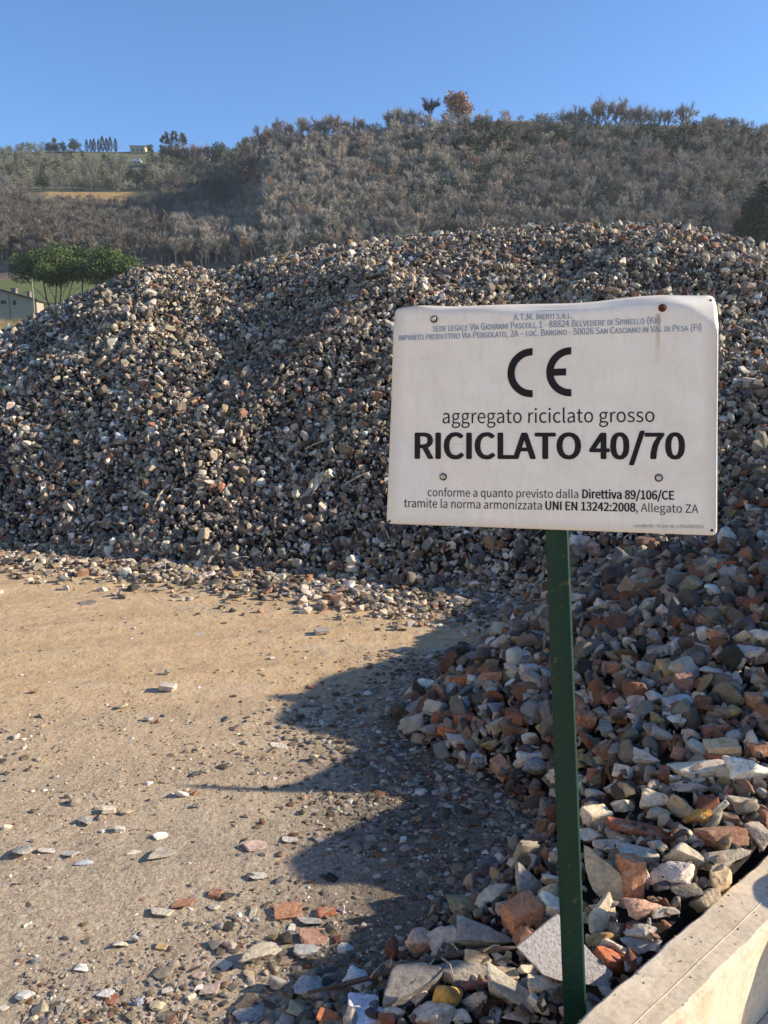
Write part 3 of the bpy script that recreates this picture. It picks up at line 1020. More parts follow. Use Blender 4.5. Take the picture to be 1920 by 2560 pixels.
# the two letters of the conformity mark are arcs of circles
def arc(cx, cy, r0, r1, a0, a1, n=40):
    o_ = sum(len(v) for v in acc['black'][0]); pts = []
    for i in range(n + 1):
        t = math.radians(a0 + (a1 - a0) * i / n)
        for r in (r0, r1):
            px_, py_ = cx + r * math.cos(t), cy - r * math.sin(t)
            pts.append(ab(px_, py_ - 0.03 * (px_ - cx)))
    pts = np.array(pts)
    acc['black'][0].append(local(sheet(pts[:, 0], pts[:, 1], 0.0011)))
    acc['black'][1].extend([[o_ + 2 * i, o_ + 2 * i + 1, o_ + 2 * i + 3, o_ + 2 * i + 2] for i in range(n)])


arc(727, 434, 81, 115, 88, 272)
arc(909, 429, 81, 115, 88, 272)
pts = np.array([ab(*p) for p in ((824, 415), (888, 413), (888, 446), (824, 448))])
o_ = sum(len(v) for v in acc['black'][0])
acc['black'][0].append(local(sheet(pts[:, 0], pts[:, 1], 0.0011))); acc['black'][1].append([o_, o_ + 1, o_ + 2, o_ + 3])
for colr, m in (('black', M_INK), ('blue', M_INKBLUE), ('grey', M_INKGREY)):
    me = bpy.data.meshes.new('lettering')
    me.from_pydata(np.concatenate(acc[colr][0]).tolist(), [], acc[colr][1])
    me.update()
    link('lettering', me, m, panel)

# bolts and the small corner holes
qz = Vector(nrm).to_track_quat('Z', 'Y').to_matrix().to_4x4()
for px_, py_, rust in ((270, 185, 0), (1345, 131, 1), (313, 925, 0), (1328, 929, 0)):
    a, b_ = ab(px_, py_)
    P = Vector(local(sheet(np.array(a), np.array(b_), 0.001)))
    bm = bmesh.new()
    # washer, then a domed head
    add_tube(bm, (0, 0, 0), (0, 0, 0.002), 0.0085, 0.0080, 20)
    for k in range(4):
        z0, z1 = 0.002 + 0.0055 * math.sin(k * math.pi / 8), 0.002 + 0.0055 * math.sin((k + 1) * math.pi / 8)
        add_tube(bm, (0, 0, z0), (0, 0, z1), 0.0062 * math.cos(k * math.pi / 8), max(0.0004, 0.0062 * math.cos((k + 1) * math.pi / 8)), 14)
    bmesh.ops.transform(bm, matrix=Matrix.Translation(P) @ qz, verts=list(bm.verts))
    bo = link('bolt', bm_mesh('bolt', bm), M_RUST if rust else M_STEEL, panel)
    bo.data.materials.append(M_RUST)
    if not rust:
        for p in bo.data.polygons[:22]: p.material_index = 1
    if rust: bo['label'] = 'rusted dark brown bolt'
for px_, py_ in ((1590, 77), (69, 1137), (1582, 1180)):
    a, b_ = ab(px_, py_)
    P = Vector(local(sheet(np.array(a), np.array(b_), 0.0006)))
    bm = bmesh.new(); add_tube(bm, (0, 0, 0), (0, 0, 0.0006), 0.0030, 0.0030, 12)
    bmesh.ops.transform(bm, matrix=Matrix.Translation(P) @ qz, verts=list(bm.verts))
    link('nail_hole', bm_mesh('nail_hole', bm), M_DARK, panel)


def post(parent, p_top, p_bot, side, wdt, orgn):
    """square tube with rounded edges from p_bot to p_top; side = direction across its front face"""
    p0, p1 = Vector(p_bot) - Vector(orgn), Vector(p_top) - Vector(orgn)
    z = (p1 - p0).normalized(); x = Vector(side); x = (x - z * x.dot(z)).normalized(); y = z.cross(x)
    bm = bmesh.new(); h = wdt / 2; r = 0.0045; outline = []
    for cx, cy, a0 in ((h - r, h - r, 0), (-h + r, h - r, 90), (-h + r, -h + r, 180), (h - r, -h + r, 270)):
        for k in range(5):
            t = math.radians(a0 + 22.5 * k); outline.append((cx + r * math.cos(t), cy + r * math.sin(t)))
    n = len(outline); prev = None
    for s in np.linspace(0, 1, 30):
        ring = [bm.verts.new(p0 + (p1 - p0) * s + x * u + y * v) for u, v in outline]
        if prev:
            for i in range(n): bm.faces.new((prev[i], prev[(i + 1) % n], ring[(i + 1) % n], ring[i]))
        else: bm.faces.new(ring[::-1])
        prev = ring
    bm.faces.new(prev)
    bmesh.ops.recalc_face_normals(bm, faces=list(bm.faces))
    me = bm_mesh('post', bm, True)
    po = link('post', me, M_POST, parent)
    try: me.set_sharp_from_angle(angle=math.radians(50))
    except Exception: pass
    return po


DP = 1.725
pt, pm = at_depth(1203.5, 1148, DP), at_depth(1243.5, 2212, DP)
pdir = (pt - pm) / np.linalg.norm(pt - pm)
p_top = pt + pdir * 0.47
p_bot = pm - pdir * ((pm[2] + 0.25) / pdir[2])
post(sign, p_top, p_bot, np.array([math.cos(math.radians(16)), -math.sin(math.radians(16)), 0]), 0.0485, org)
# two flat rails behind the sheet that the bolts go into
for b_ in (0.93, 0.24):
    e0, e1 = sheet(np.array(0.08), np.array(b_), -0.006), sheet(np.array(0.90), np.array(b_), -0.006)
    bm = bmesh.new(); n = 24; prev = None
    for i in range(n + 1):
        P = Vector(local(sheet(np.array(0.08 + 0.82 * i / n), np.array(b_), -0.0045)))
        up = Vector(TL - BL).normalized(); nn = Vector(nrm)
        ring = [bm.verts.new(P + up * s * 0.015 - nn * d) for s, d in ((-1, 0), (1, 0), (1, 0.004), (-1, 0.004))]
        if prev:
            for k in range(4): bm.faces.new((prev[k], prev[(k + 1) % 4], ring[(k + 1) % 4], ring[k]))
        else: bm.faces.new(ring[::-1])
        prev = ring
    bm.faces.new(prev)
    link('rail', bm_mesh('rail', bm), M_POST, sign)

# ------------------------------------------------------------------ unseen shadow casters added outside the frame on the sun side
def LD(L, D):
    ca, sa = math.cos(SUN_AZ), math.sin(SUN_AZ)
    return np.array([D * ca + L * sa, -D * sa + L * ca])


TE = math.tan(SUN_EL)


def caster_point(xs, ys, D):
    """the point at distance D along the sun's bearing whose shadow falls on the yard at xs, ys"""
    ca, sa = math.cos(SUN_AZ), math.sin(SUN_AZ)
    L = ys * ca + xs * sa; Dg = xs * ca - ys * sa
    q = LD(L, D)
    return Vector((q[0], q[1], (D - Dg) * TE))


def off_sign(corners, lab):
    """another lettering board of the yard, on its own post"""
    c = [Vector(p) for p in corners]
    base = Vector((sum(p.x for p in c) / 4, sum(p.y for p in c) / 4, 0))
    root = empty('sign_board', base)
    tag(root, lab, 'sign')
    bm = bmesh.new()
    nn = (c[1] - c[0]).cross(c[2] - c[1]).normalized() * 0.002
    f = [bm.verts.new(p - base + nn) for p in c]; k = [bm.verts.new(p - base - nn) for p in c]
    bm.faces.new(f); bm.faces.new(k[::-1]); n = len(c)
    for i in range(n): bm.faces.new((f[i], k[i], k[(i + 1) % n], f[(i + 1) % n]))
    bmesh.ops.recalc_face_normals(bm, faces=list(bm.faces))
    link('sign_panel', bm_mesh('sign_panel', bm), plain('bare_sheet', (0.7, 0.68, 0.62), 0.5), root)
    return root, base


D0 = 2.3
shadow_rig = empty('shadow_caster', (*LD(2.92, D0), 0))  # added unseen rig of plates that casts the yard's shadow
tag(shadow_rig, 'added unseen plates with jagged outlines that cast the yard shadow', 'shadow_rig')
rb = Vector(shadow_rig.location)


def plate(shadow, D, extra=()):
    """one added unseen shadow plate, cut so that its shade lies where the photograph has it"""
    pts = [at_z(x, y, 0.0)[:2] for x, y in shadow]
    c = [caster_point(x, y, D) - rb for x, y in pts]
    for L, Dg in extra:
        q = LD(L, D); c.append(Vector((q[0], q[1], (D - Dg) * TE)) - rb)
    ca, sa = math.cos(SUN_AZ), math.sin(SUN_AZ)
    nn = Vector((ca, -sa, 0)) * 0.006
    bm = bmesh.new()
    f = [bm.verts.new(p + nn) for p in c]; k = [bm.verts.new(p - nn) for p in c]; n = len(c)
    bm.faces.new(f); bm.faces.new(k[::-1])
    for i in range(n): bm.faces.new((f[i], k[i], k[(i + 1) % n], f[(i + 1) % n]))
    bm.normal_update()
    bmesh.ops.triangulate(bm, faces=list(bm.faces), ngon_method='EAR_CLIP')
    bmesh.ops.recalc_face_normals(bm, faces=list(bm.faces))
    link('shadow_plate', bm_mesh('shadow_plate', bm), M_STEEL, shadow_rig)


plate([(1075, 1384), (980, 1398), (900, 1410), (840, 1424), (790, 1440), (735, 1452), (690, 1468), (668, 1484), (655, 1497), (610, 1500), (578, 1503), (600, 1512), (632, 1516),
       (618, 1530), (596, 1548), (600, 1562), (650, 1576), (700, 1590), (745, 1598), (790, 1604), (850, 1600)], 3.1, [(3.12, 0.3), (3.15, 2.6), (4.55, 2.6), (4.5, 0.4)])
plate([(370, 1694), (440, 1697), (520, 1700), (590, 1702), (640, 1690), (690, 1668), (740, 1640), (775, 1618), (800, 1604), (870, 1585), (1010, 1600), (1060, 1680), (1000, 1716), (930, 1716), (850, 1713), (700, 1712), (590, 1711), (480, 1706), (420, 1701)], D0)
plate([(940, 1716), (880, 1734), (820, 1758), (760, 1784), (700, 1812), (650, 1838), (622, 1858), (632, 1880), (650, 1902), (700, 1914), (760, 1908), (830, 1920), (900, 1916), (985, 1890), (1060, 1880), (1110, 1810), (1090, 1730), (1010, 1712)], D0)
plate([(470, 2215), (540, 2165), (600, 2130), (660, 2095), (720, 2050), (775, 2016), (840, 1972), (905, 1940), (960, 1912), (1010, 1920), (985, 1975), (920, 2030), (850, 2095), (780, 2160), (690, 2230)], D0)
post(shadow_rig, np.array([rb.x, rb.y, 0.7]), np.array([rb.x, rb.y, -0.2]), (1, 0, 0), 0.05, (rb.x, rb.y, 0))  # post added with the unseen shadow plates

# ------------------------------------------------------------------ individually shaped rocks
ICO5, ICO4 = ico(5), ico(4)


def rock_mesh(name, seed, kind, level=4):
    g = np.random.default_rng(seed)
    D, T = ICO5 if level == 5 else ICO4
    if kind in ('brick', 'block'):
        pl = [(1, 0, 0), (-1, 0, 0), (0, 1, 0), (0, -1, 0), (0, 0, 1), (0, 0, -1)]
        ps = [1, 1, 1, 1, 1, 1]
        for k in range(2 if kind == 'brick' else 1):
            v = g.normal(size=3) * np.array([1.6, 0.7, 0.45]); v /= np.linalg.norm(v)
            pl.append(v); ps.append(g.uniform(0.85, 1.1))
        kk, amp = 24, 0.055
    elif kind == 'cobble':
        pl = g.normal(size=(9, 3)); ps = g.uniform(0.85, 1.0, 9); kk, amp = 5, 0.03
    elif kind == 'slab':
        n = 7; t = np.sort(g.uniform(0, 2 * np.pi, n)) + g.uniform(-0.2, 0.2, n)
        pl = [(math.cos(x), math.sin(x), g.uniform(-0.15, 0.15)) for x in t] + [(g.uniform(-.06, .06), g.uniform(-.06, .06), 1), (0, 0, -1)]
        ps = list(g.uniform(0.75, 1.0, n)) + [1, 1]; kk, amp = 22, 0.055
    else:
        n = 11
        pl = g.normal(size=(n, 3)); ps = g.uniform(0.62, 1.0, n); kk, amp = 16, 0.085
    pl = np.array(pl, float); pl /= np.linalg.norm(pl, axis=1)[:, None]; ps = np.array(ps)
    dots = np.maximum(D @ pl.T, 0) / ps[None]
    r = 1.0 / np.maximum((dots ** kk).sum(1) ** (1.0 / kk), 0.35)
    V = D * r[:, None]
    off = Vector(g.uniform(-50, 50, 3))
    dn = np.empty(len(V))
    for i, v in enumerate(V):
        p = Vector(v)
        a = mnoise.noise(p * 1.9 + off) + 0.55 * mnoise.noise(p * 4.3 + off) + 0.32 * mnoise.noise(p * 9.0 + off)
        if kind in ('chunk', 'slab'): a += 0.5 * abs(mnoise.noise(p * 3.1 - off)) - 0.2
        dn[i] = a
    V = V * (1 + amp * dn)[:, None]
    V -= (V.max(0) + V.min(0)) / 2
    V /= (V.max(0) - V.min(0))
    me = tri_mesh(name, V, T, None, smooth=True)
    me.materials.append(M_STONE)
    return me


ROCKS = {'chunk': [rock_mesh('stone_chunk', 100 + k, 'chunk', 4) for k in range(10)],
         'fine': [rock_mesh('stone_chunk', 400 + k, 'chunk', 5) for k in range(8)],
         'slab': [rock_mesh('stone_slab', 200 + k, 'slab', 5) for k in range(6)],
         'brick': [rock_mesh('brick_piece', 300 + k, 'brick', 5) for k in range(5)],
         'block': [rock_mesh('block_piece', 340 + k, 'block', 5) for k in range(3)],
         'cobble': [rock_mesh('cobble', 500 + k, 'cobble', 4) for k in range(4)]}
NAMES = {'chunk': 'stone_chunk', 'fine': 'stone_chunk', 'slab': 'stone_slab', 'brick': 'brick_fragment', 'block': 'stone_block', 'cobble': 'cobble'}
CATS = {'chunk': 'stone', 'fine': 'stone', 'slab': 'stone', 'brick': 'brick', 'block': 'stone', 'cobble': 'stone'}
used_px = []
FG = 'large rubble pieces beside the wall'


def place_rock(x, y, w, h, kind, col, label, var=None, rot=None, dep=None, group='loose pieces of rubble', sink=0.3):
    """a rock that covers w x h measured pixels round x, y, resting on whatever surface is there"""
    _, t = hit(x, y + sink * h)
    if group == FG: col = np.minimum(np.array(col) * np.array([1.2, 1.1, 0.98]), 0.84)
    P = at_depth(x, y, t)
    wm, hm = w * S * t / F, h * S * t / F
    ph = math.radians(18 + 20 * (y - 1100) / 1100)
    dy = dep * wm if dep else 0.75 * (wm + hm) / 2
    dz = max((hm - 0.75 * dy * math.sin(ph)) / math.cos(ph), 0.30 * hm)
    if kind == 'slab' and rot and abs(rot[0]) >= 35: dy, dz = hm, 0.26 * wm
    if dep == 0.75 and kind in ('slab', 'brick'): dz *= 0.6; P[2] -= 0.22 * dz
    k = R.randrange(len(ROCKS[kind])) if var is None else var % len(ROCKS[kind])
    o = bpy.data.objects.new(NAMES[kind], ROCKS[kind][k])
    COL.objects.link(o)
    o.location = P
    o.scale = (wm * 1.04, dy, dz * 1.04)
    if rot is None: rot = (R.uniform(-12, 12), R.uniform(-10, 10), R.uniform(-18, 18))
    o.rotation_euler = [math.radians(a) for a in rot]
    o.color = (*col, 1)
    tag(o, label, CATS[kind], group)
    used_px.append((x, y, w, h))
    return o


CREAM, BUFF, GREY, LGREY, BLUE = (0.64, 0.56, 0.43), (0.50, 0.40, 0.26), (0.33, 0.30, 0.265), (0.53, 0.485, 0.41), (0.27, 0.285, 0.285)
RED, BROWN, PINK, WHITE, OCHRE, DARK, ORANGE = (0.36, 0.13, 0.07), (0.24, 0.145, 0.105), (0.50, 0.37, 0.30), (0.76, 0.71, 0.63), (0.46, 0.27, 0.075), (0.13, 0.12, 0.11), (0.45, 0.17, 0.075)
TERRA = (0.42, 0.215, 0.125)


def c7(cx, cy): return 829.5 + 0.5 * cx, 1607 + 0.5 * cy
def c6(cx, cy): return 829.5 + 0.5 * cx, 1123 + 0.5 * cy
def c5(cx, cy): return 0.5 * cx, 1210 + 0.5 * cy
def c8(cx, cy): return 0.5 * cx, 1607 + 0.5 * cy


FG = 'large rubble pieces beside the wall'
# foreground pieces, measured on the enlarged lower right quarter (centre, width, height in its pixels)
for cx, cy, w, h, kind, col, lab, kw in [
    (1562, 118, 195, 150, 'fine', WHITE, 'big rough white boulder catching the sun near the right edge', dict(var=0)),
    (1372, 112, 250, 90, 'slab', LGREY, 'long white topped slab with a brown side left of the big white boulder', dict(var=0, rot=(5, -8, 10))),
    (1325, 185, 170, 70, 'fine', PINK, 'low pinkish white stone under the long white topped slab', dict(var=1)),
    (1440, 62, 100, 50, 'brick', RED, 'red brick piece wedged above the big white boulder', dict(var=0)),
    (1460, 20, 140, 80, 'block', BUFF, 'yellowish square stone upright above the white topped slab', dict(var=0)),
    (1630, 25, 100, 70, 'brick', TERRA, 'terracotta brick leaning at the right edge over the white boulder', dict(var=1)),
    (1035, 268, 120, 80, 'fine', CREAM, 'cream lump in front of a craggy yellowish stone', dict(var=2)),
    (1172, 245, 120, 110, 'fine', CREAM, 'craggy cream stone with a pointed top', dict(var=3)),
    (1285, 270, 110, 120, 'fine', BUFF, 'dull buff stone behind the ochre stained one', dict(var=4)),
    (915, 320, 118, 102, 'block', CREAM, 'blocky cream stone just right of the green post', dict(var=1, rot=(4, 6, 20))),
    (1105, 370, 290, 62, 'brick', RED, 'long thin red brick strip slanting down to the right', dict(var=2, rot=(0, 14, -6), dep=0.3)),
    (1350, 312, 120, 90, 'fine', OCHRE, 'ochre stained lumpy stone above the large brown brick', dict(var=5)),
    (1455, 402, 200, 105, 'brick', (0.27, 0.15, 0.105), 'large brown brick with a saw cut face near the wall', dict(var=3, rot=(-25, 3, 12))),
    (1620, 400, 110, 125, 'fine', GREY, 'rough dark grey stone at the right edge above the wall', dict(var=6)),
    (1555, 262, 130, 70, 'slab', (0.36, 0.33, 0.27), 'flat grey slab half shaded below the big white boulder', dict(var=1)),
    (1440, 285, 36, 110, 'slab', WHITE, 'white sliver of tile standing on edge', dict(var=2, rot=(10, 40, 10), dep=0.7)),
    (1180, 310, 110, 80, 'fine', (0.44, 0.385, 0.29), 'dusty stone behind the long red brick strip', dict(var=7)),
    (905, 395, 150, 70, 'fine', LGREY, 'greyish white stone crossing behind the green post', dict(var=1)),
    (1068, 405, 125, 26, 'slab', (0.66, 0.56, 0.40), 'thin cream shard lying below the red strip', dict(var=3, rot=(0, 4, 0))),
    (985, 440, 150, 50, 'slab', LGREY, 'pale grey slab under the thin cream shard', dict(var=4, rot=(0, -6, 0))),
    (1095, 480, 165, 80, 'block', (0.44, 0.42, 0.37), 'grey block with a white plastered top edge', dict(var=2, rot=(0, 3, -4))),
    (1175, 440, 70, 70, 'fine', LGREY, 'small triangular pale stone right of the thin shard', dict(var=2)),
    (1305, 490, 175, 90, 'slab', (0.42, 0.40, 0.33), 'grooved grey green wedge sloping down to the right', dict(var=5, rot=(12, 28, -10), dep=0.45)),
    (1480, 490, 200, 95, 'fine', (0.36, 0.335, 0.275), 'wide rough grey stone under the large brown brick', dict(var=3)),
    (1310, 400, 80, 90, 'fine', CREAM, 'cream and ochre knob left of the large brown brick', dict(var=0)),
    (952, 570, 175, 235, 'slab', (0.45, 0.40, 0.305), 'tall buff slab standing upright right of the post', dict(var=0, rot=(70, 0, -14), dep=0.55)),
    (1062, 570, 95, 175, 'brick', TERRA, 'terracotta brick standing on end behind the tall buff slab', dict(var=4, rot=(-10, 5, 10))),
    (1125, 560, 60, 150, 'fine', LGREY, 'narrow grey stone beside the standing terracotta brick', dict(var=4)),
    (1240, 562, 185, 150, 'fine', (0.58, 0.52, 0.47), 'jagged white rock facing the wall', dict(var=5)),
    (1180, 525, 40, 40, 'cobble', OCHRE, 'small orange pebble above the jagged white rock', dict(var=0)),
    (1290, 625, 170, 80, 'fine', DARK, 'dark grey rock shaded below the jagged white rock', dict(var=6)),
    (1455, 595, 120, 150, 'fine', BUFF, 'buff stone with a sunlit tip leaning on the wall', dict(var=7, rot=(0, -25, 10))),
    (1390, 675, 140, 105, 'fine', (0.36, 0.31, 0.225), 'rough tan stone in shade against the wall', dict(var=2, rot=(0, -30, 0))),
    (1110, 708, 150, 112, 'fine', (0.49, 0.30, 0.21), 'pinkish orange lump between the upright stones and the wall', dict(var=0)),
    (1215, 725, 115, 60, 'fine', CREAM, 'cream topped stone beside the pinkish orange lump', dict(var=3)),
    (945, 735, 130, 175, 'slab', CREAM, 'pale kite shaped stone leaning near the post', dict(var=2, rot=(60, 10, 15), dep=0.6)),
    (950, 838, 160, 80, 'fine', (0.36, 0.25, 0.11), 'brownish ochre stone under the kite shaped one', dict(var=1)),
    (998, 875, 130, 95, 'fine', (0.55, 0.51, 0.44), 'coarse speckled white stone above the red bricks', dict(var=4)),
    (1105, 808, 130, 90, 'fine', LGREY, 'fractured grey stone near the dark gap by the wall', dict(var=5)),
    (1105, 870, 150, 70, 'fine', BLUE, 'bluish grey stone low by the wall', dict(var=6)),
    (970, 940, 135, 110, 'brick', RED, 'broken red brick tucked behind the speckled tile', dict(var=0, rot=(10, 20, 30))),
    (1070, 955, 110, 90, 'fine', GREY, 'dull grey stone squeezed against the wall end', dict(var=7)),
    (600, 745, 150, 165, 'brick', TERRA, 'brick lump with pale mortar just above the speckled tile', dict(var=1, rot=(10, -10, 25))),
    (545, 700, 130, 55, 'fine', (0.47, 0.33, 0.26), 'reddish stone with a mortar crust left of the brick lump', dict(var=3)),
    (718, 700, 110, 90, 'slab', WHITE, 'white broken tile edge above the speckled tile', dict(var=4, rot=(20, 25, 0))),
    (425, 820, 245, 148, 'fine', BLUE, 'big blue grey boulder with a flat sunlit top', dict(var=0, rot=(0, 3, 5))),
    (625, 610, 150, 165, 'slab', (0.25, 0.245, 0.235), 'dark grey slab leaning left of the post', dict(var=1, rot=(55, 25, 20), dep=0.6)),
    (720, 645, 110, 110, 'fine', BUFF, 'tan split stone touching the left side of the post', dict(var=2)),
    (722, 580, 90, 70, 'fine', LGREY, 'rounded grey stone above the tan split one', dict(var=4)),
    (470, 652, 165, 105, 'fine', (0.38, 0.37, 0.34), 'grey stone with a bright rim in front of the shaded dirt', dict(var=5)),
    (340, 705, 155, 90, 'fine', (0.20, 0.20, 0.12), 'mossy dark stone with a sunlit crest', dict(var=6)),
    (735, 490, 60, 80, 'slab', LGREY, 'pale upright flake hard against the left of the post', dict(var=2, rot=(60, 0, 20))),
    (158, 865, 125, 145, 'fine', PINK, 'pinkish rough stone leaning left of the blue grey boulder', dict(var=7)),
    (255, 850, 170, 130, 'slab', (0.44, 0.43, 0.42), 'pale slab edge slanting behind the pinkish stone', dict(var=3, rot=(40, -20, -25))),
    (120, 1050, 300, 150, 'slab', (0.235, 0.235, 0.235), 'wide dark grey slab under the bare branch', dict(var=5, rot=(20, -6, 10))),
    (330, 985, 250, 110, 'fine', (0.24, 0.24, 0.23), 'dark grey rock behind the ochre cobble', dict(var=2)),
    (402, 935, 115, 125, 'fine', (0.46, 0.40, 0.29), 'knobbly buff stone sitting on the bare branch', dict(var=3)),
    (530, 1000, 110, 55, 'block', BUFF, 'tan mortar strip above the pale flat stone', dict(var=0)),
    (455, 990, 80, 30, 'slab', (0.50, 0.40, 0.25), 'small yellowish crust left of the tan mortar strip', dict(var=1)),
    (385, 1030, 140, 50, 'brick', (0.29, 0.13, 0.10), 'thin dark red brick right of the ochre cobble', dict(var=2)),
    (275, 1095, 122, 140, 'cobble', (0.50, 0.31, 0.085), 'smooth ochre yellow cobble in the bottom foreground', dict(var=1, rot=(0, 10, -10))),
    (535, 1062, 225, 125, 'slab', (0.44, 0.435, 0.385), 'pale grey flat stone with a rust spot in the foreground', dict(var=0, rot=(28, 18, -8))),
    (390, 1110, 100, 92, 'cobble', LGREY, 'round pale cobble right of the ochre one', dict(var=2)),
    (668, 1118, 100, 95, 'fine', WHITE, 'white veined stone left of the post foot', dict(var=4)),
    (700, 1045, 155, 60, 'block', CREAM, 'flat cream block peeking out below the speckled tile', dict(var=1, rot=(0, 8, -4))),
    (205, 1165, 190, 150, 'fine', (0.47, 0.44, 0.385), 'coarse whitish boulder at the bottom below the ochre cobble', dict(var=5)),
    (140, 1080, 100, 100, 'fine', LGREY, 'pointed pale stone behind the coarse whitish boulder', dict(var=6)),
    (330, 1180, 100, 75, 'cobble', WHITE, 'smooth white stone at the bottom edge', dict(var=3)),
    (45, 1162, 95, 72, 'cobble', CREAM, 'cream rounded stone at the bottom left of the whitish boulder', dict(var=0)),
    (10, 1200, 70, 60, 'brick', RED, 'dull red brick end at the very bottom', dict(var=3)),
    (590, 1180, 160, 50, 'fine', PINK, 'pinkish white shard among the dry roots', dict(var=7)),
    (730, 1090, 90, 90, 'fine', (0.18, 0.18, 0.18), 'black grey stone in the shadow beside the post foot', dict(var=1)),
]:
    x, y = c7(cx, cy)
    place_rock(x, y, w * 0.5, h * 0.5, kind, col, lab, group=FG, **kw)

SH = 'shaded rubble pieces of the near heap'
for cx, cy, w, h, kind, col, lab, kw in [
    (320, 705, 80, 75, 'brick', ORANGE, 'orange brick half on edge in the shaded heap left of the post', {}),
    (468, 685, 85, 70, 'brick', TERRA, 'terracotta brick fragment near a pale block left of the post', {}),
    (255, 850, 95, 50, 'brick', RED, 'flat dark red brick at the left foot of the near heap', {}),
    (345, 862, 90, 62, 'brick', RED, 'deep red brick right of the flat dark red one', {}),
    (275, 912, 85, 60, 'brick', ORANGE, 'bright orange brick at the lower left foot of the near heap', {}),
    (565, 852, 80, 72, 'brick', (0.28, 0.11, 0.07), 'maroon brick left of the yellowish stone', {}),
    (642, 842, 85, 90, 'fine', (0.32, 0.25, 0.10), 'yellowish stone left of the post in the shade', {}),
    (868, 875, 80, 105, 'brick', (0.36, 0.16, 0.09), 'upright red brick just right of the post in the shade', {}),
    (650, 1072, 120, 100, 'fine', BLUE, 'blue grey stone with a flat face left of the post', {}),
    (340, 955, 140, 60, 'slab', LGREY, 'pale flat stone at the shaded foot of the near heap', {}),
    (640, 1015, 140, 50, 'slab', (0.5, 0.5, 0.5), 'white slab edge lying left of the post', {}),
    (1128, 640, 100, 80, 'cobble', BLUE, 'rounded blue grey cobble in the middle of the near heap', {}),
    (1270, 255, 150, 80, 'slab', (0.22, 0.23, 0.20), 'large dark olive slab high in the shaded heap', {}),
    (1420, 655, 125, 52, 'fine', LGREY, 'long pale stone right in the shaded heap', {}),
    (1470, 195, 90, 50, 'brick', RED, 'red brick under the right end of the sign', {}),
    (1270, 800, 120, 75, 'block', (0.42, 0.41, 0.40), 'pale topped block with a black side in the shaded heap', {}),
    (1560, 580, 160, 70, 'slab', LGREY, 'pale bedded slab at the right edge of the shaded heap', {}),
    (1480, 575, 100, 35, 'slab', CREAM, 'cream strip left of the pale bedded slab', {}),
    (1310, 620, 90, 95, 'slab', (0.42, 0.40, 0.36), 'pitted grey tile tilted in the shaded heap', dict(rot=(40, 30, 20))),
    (1090, 800, 100, 90, 'slab', PINK, 'pinkish slab tilted right of the upright red brick', dict(rot=(35, -20, 20))),
    (1020, 720, 60, 50, 'cobble', LGREY, 'small light cobble above the pinkish slab', {}),
    (1370, 800, 60, 90, 'brick', (0.25, 0.10, 0.07), 'dark red brick standing at the right of the pale topped block', {}),
    (1290, 715, 70, 100, 'brick', (0.3, 0.17, 0.13), 'brownish pink brick upright above the pale topped block', {}),
    (1430, 905, 110, 60, 'brick', (0.27, 0.13, 0.10), 'dark brick near the sunlit edge of the heap', {}),
    (1210, 930, 120, 70, 'fine', GREY, 'grey stone at the lower middle of the shaded heap', {}),
    (1330, 940, 90, 70, 'cobble', (0.40, 0.38, 0.34), 'light cobble left of a speckled round stone', {}),
    (1515, 940, 80, 75, 'cobble', (0.33, 0.32, 0.30), 'speckled round grey stone near the right edge', {}),
    (1600, 795, 70, 100, 'brick', TERRA, 'terracotta brick standing in the sun at the right edge', {}),
    (1180, 870, 60, 90, 'fine', (0.25, 0.22, 0.10), 'olive brown stone in the middle of the shaded heap', {}),
    (1130, 1030, 110, 90, 'fine', LGREY, 'pale fractured stone low in the shaded heap', {}),
    (870, 540, 80, 90, 'fine', PINK, 'pinkish grey stone right of the post at mid height', {}),
    (980, 640, 70, 60, 'brick', TERRA, 'light terracotta piece right of the post', {}),
    (1030, 590, 60, 45, 'brick', ORANGE, 'orange chip among grey stones in the shaded heap', {}),
    (630, 660, 80, 80, 'block', LGREY, 'light grey block left of the post', {}),
    (390, 700, 65, 70, 'fine', LGREY, 'whitish rough stone right of the orange brick', {}),
    (470, 815, 130, 80, 'fine', (0.36, 0.36, 0.36), 'light grey rough stone beside the deep red brick', {}),
    (140, 865, 110, 50, 'fine', LGREY, 'pale stone at the far left foot of the near heap', {}),
    (45, 835, 60, 60, 'fine', DARK, 'black lump at the left tip of the near heap', {}),
    (480, 510, 70, 60, 'fine', (0.34, 0.34, 0.34), 'grey stone on the upper left edge of the near heap', {}),
    (590, 460, 100, 60, 'slab', GREY, 'dark grey slab on the upper left edge of the near heap', {}),
    (400, 1030, 70, 40, 'slab', (0.55, 0.55, 0.56), 'white flake low on the shaded dirt', {}),
    (845, 90, 75, 56, 'block', (0.62, 0.60, 0.55), 'broken white concrete block under the middle of the sign', {}),
]:
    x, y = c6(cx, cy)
    place_rock(x, y, w * 0.5, h * 0.5, kind, col, lab, group=SH, **kw)

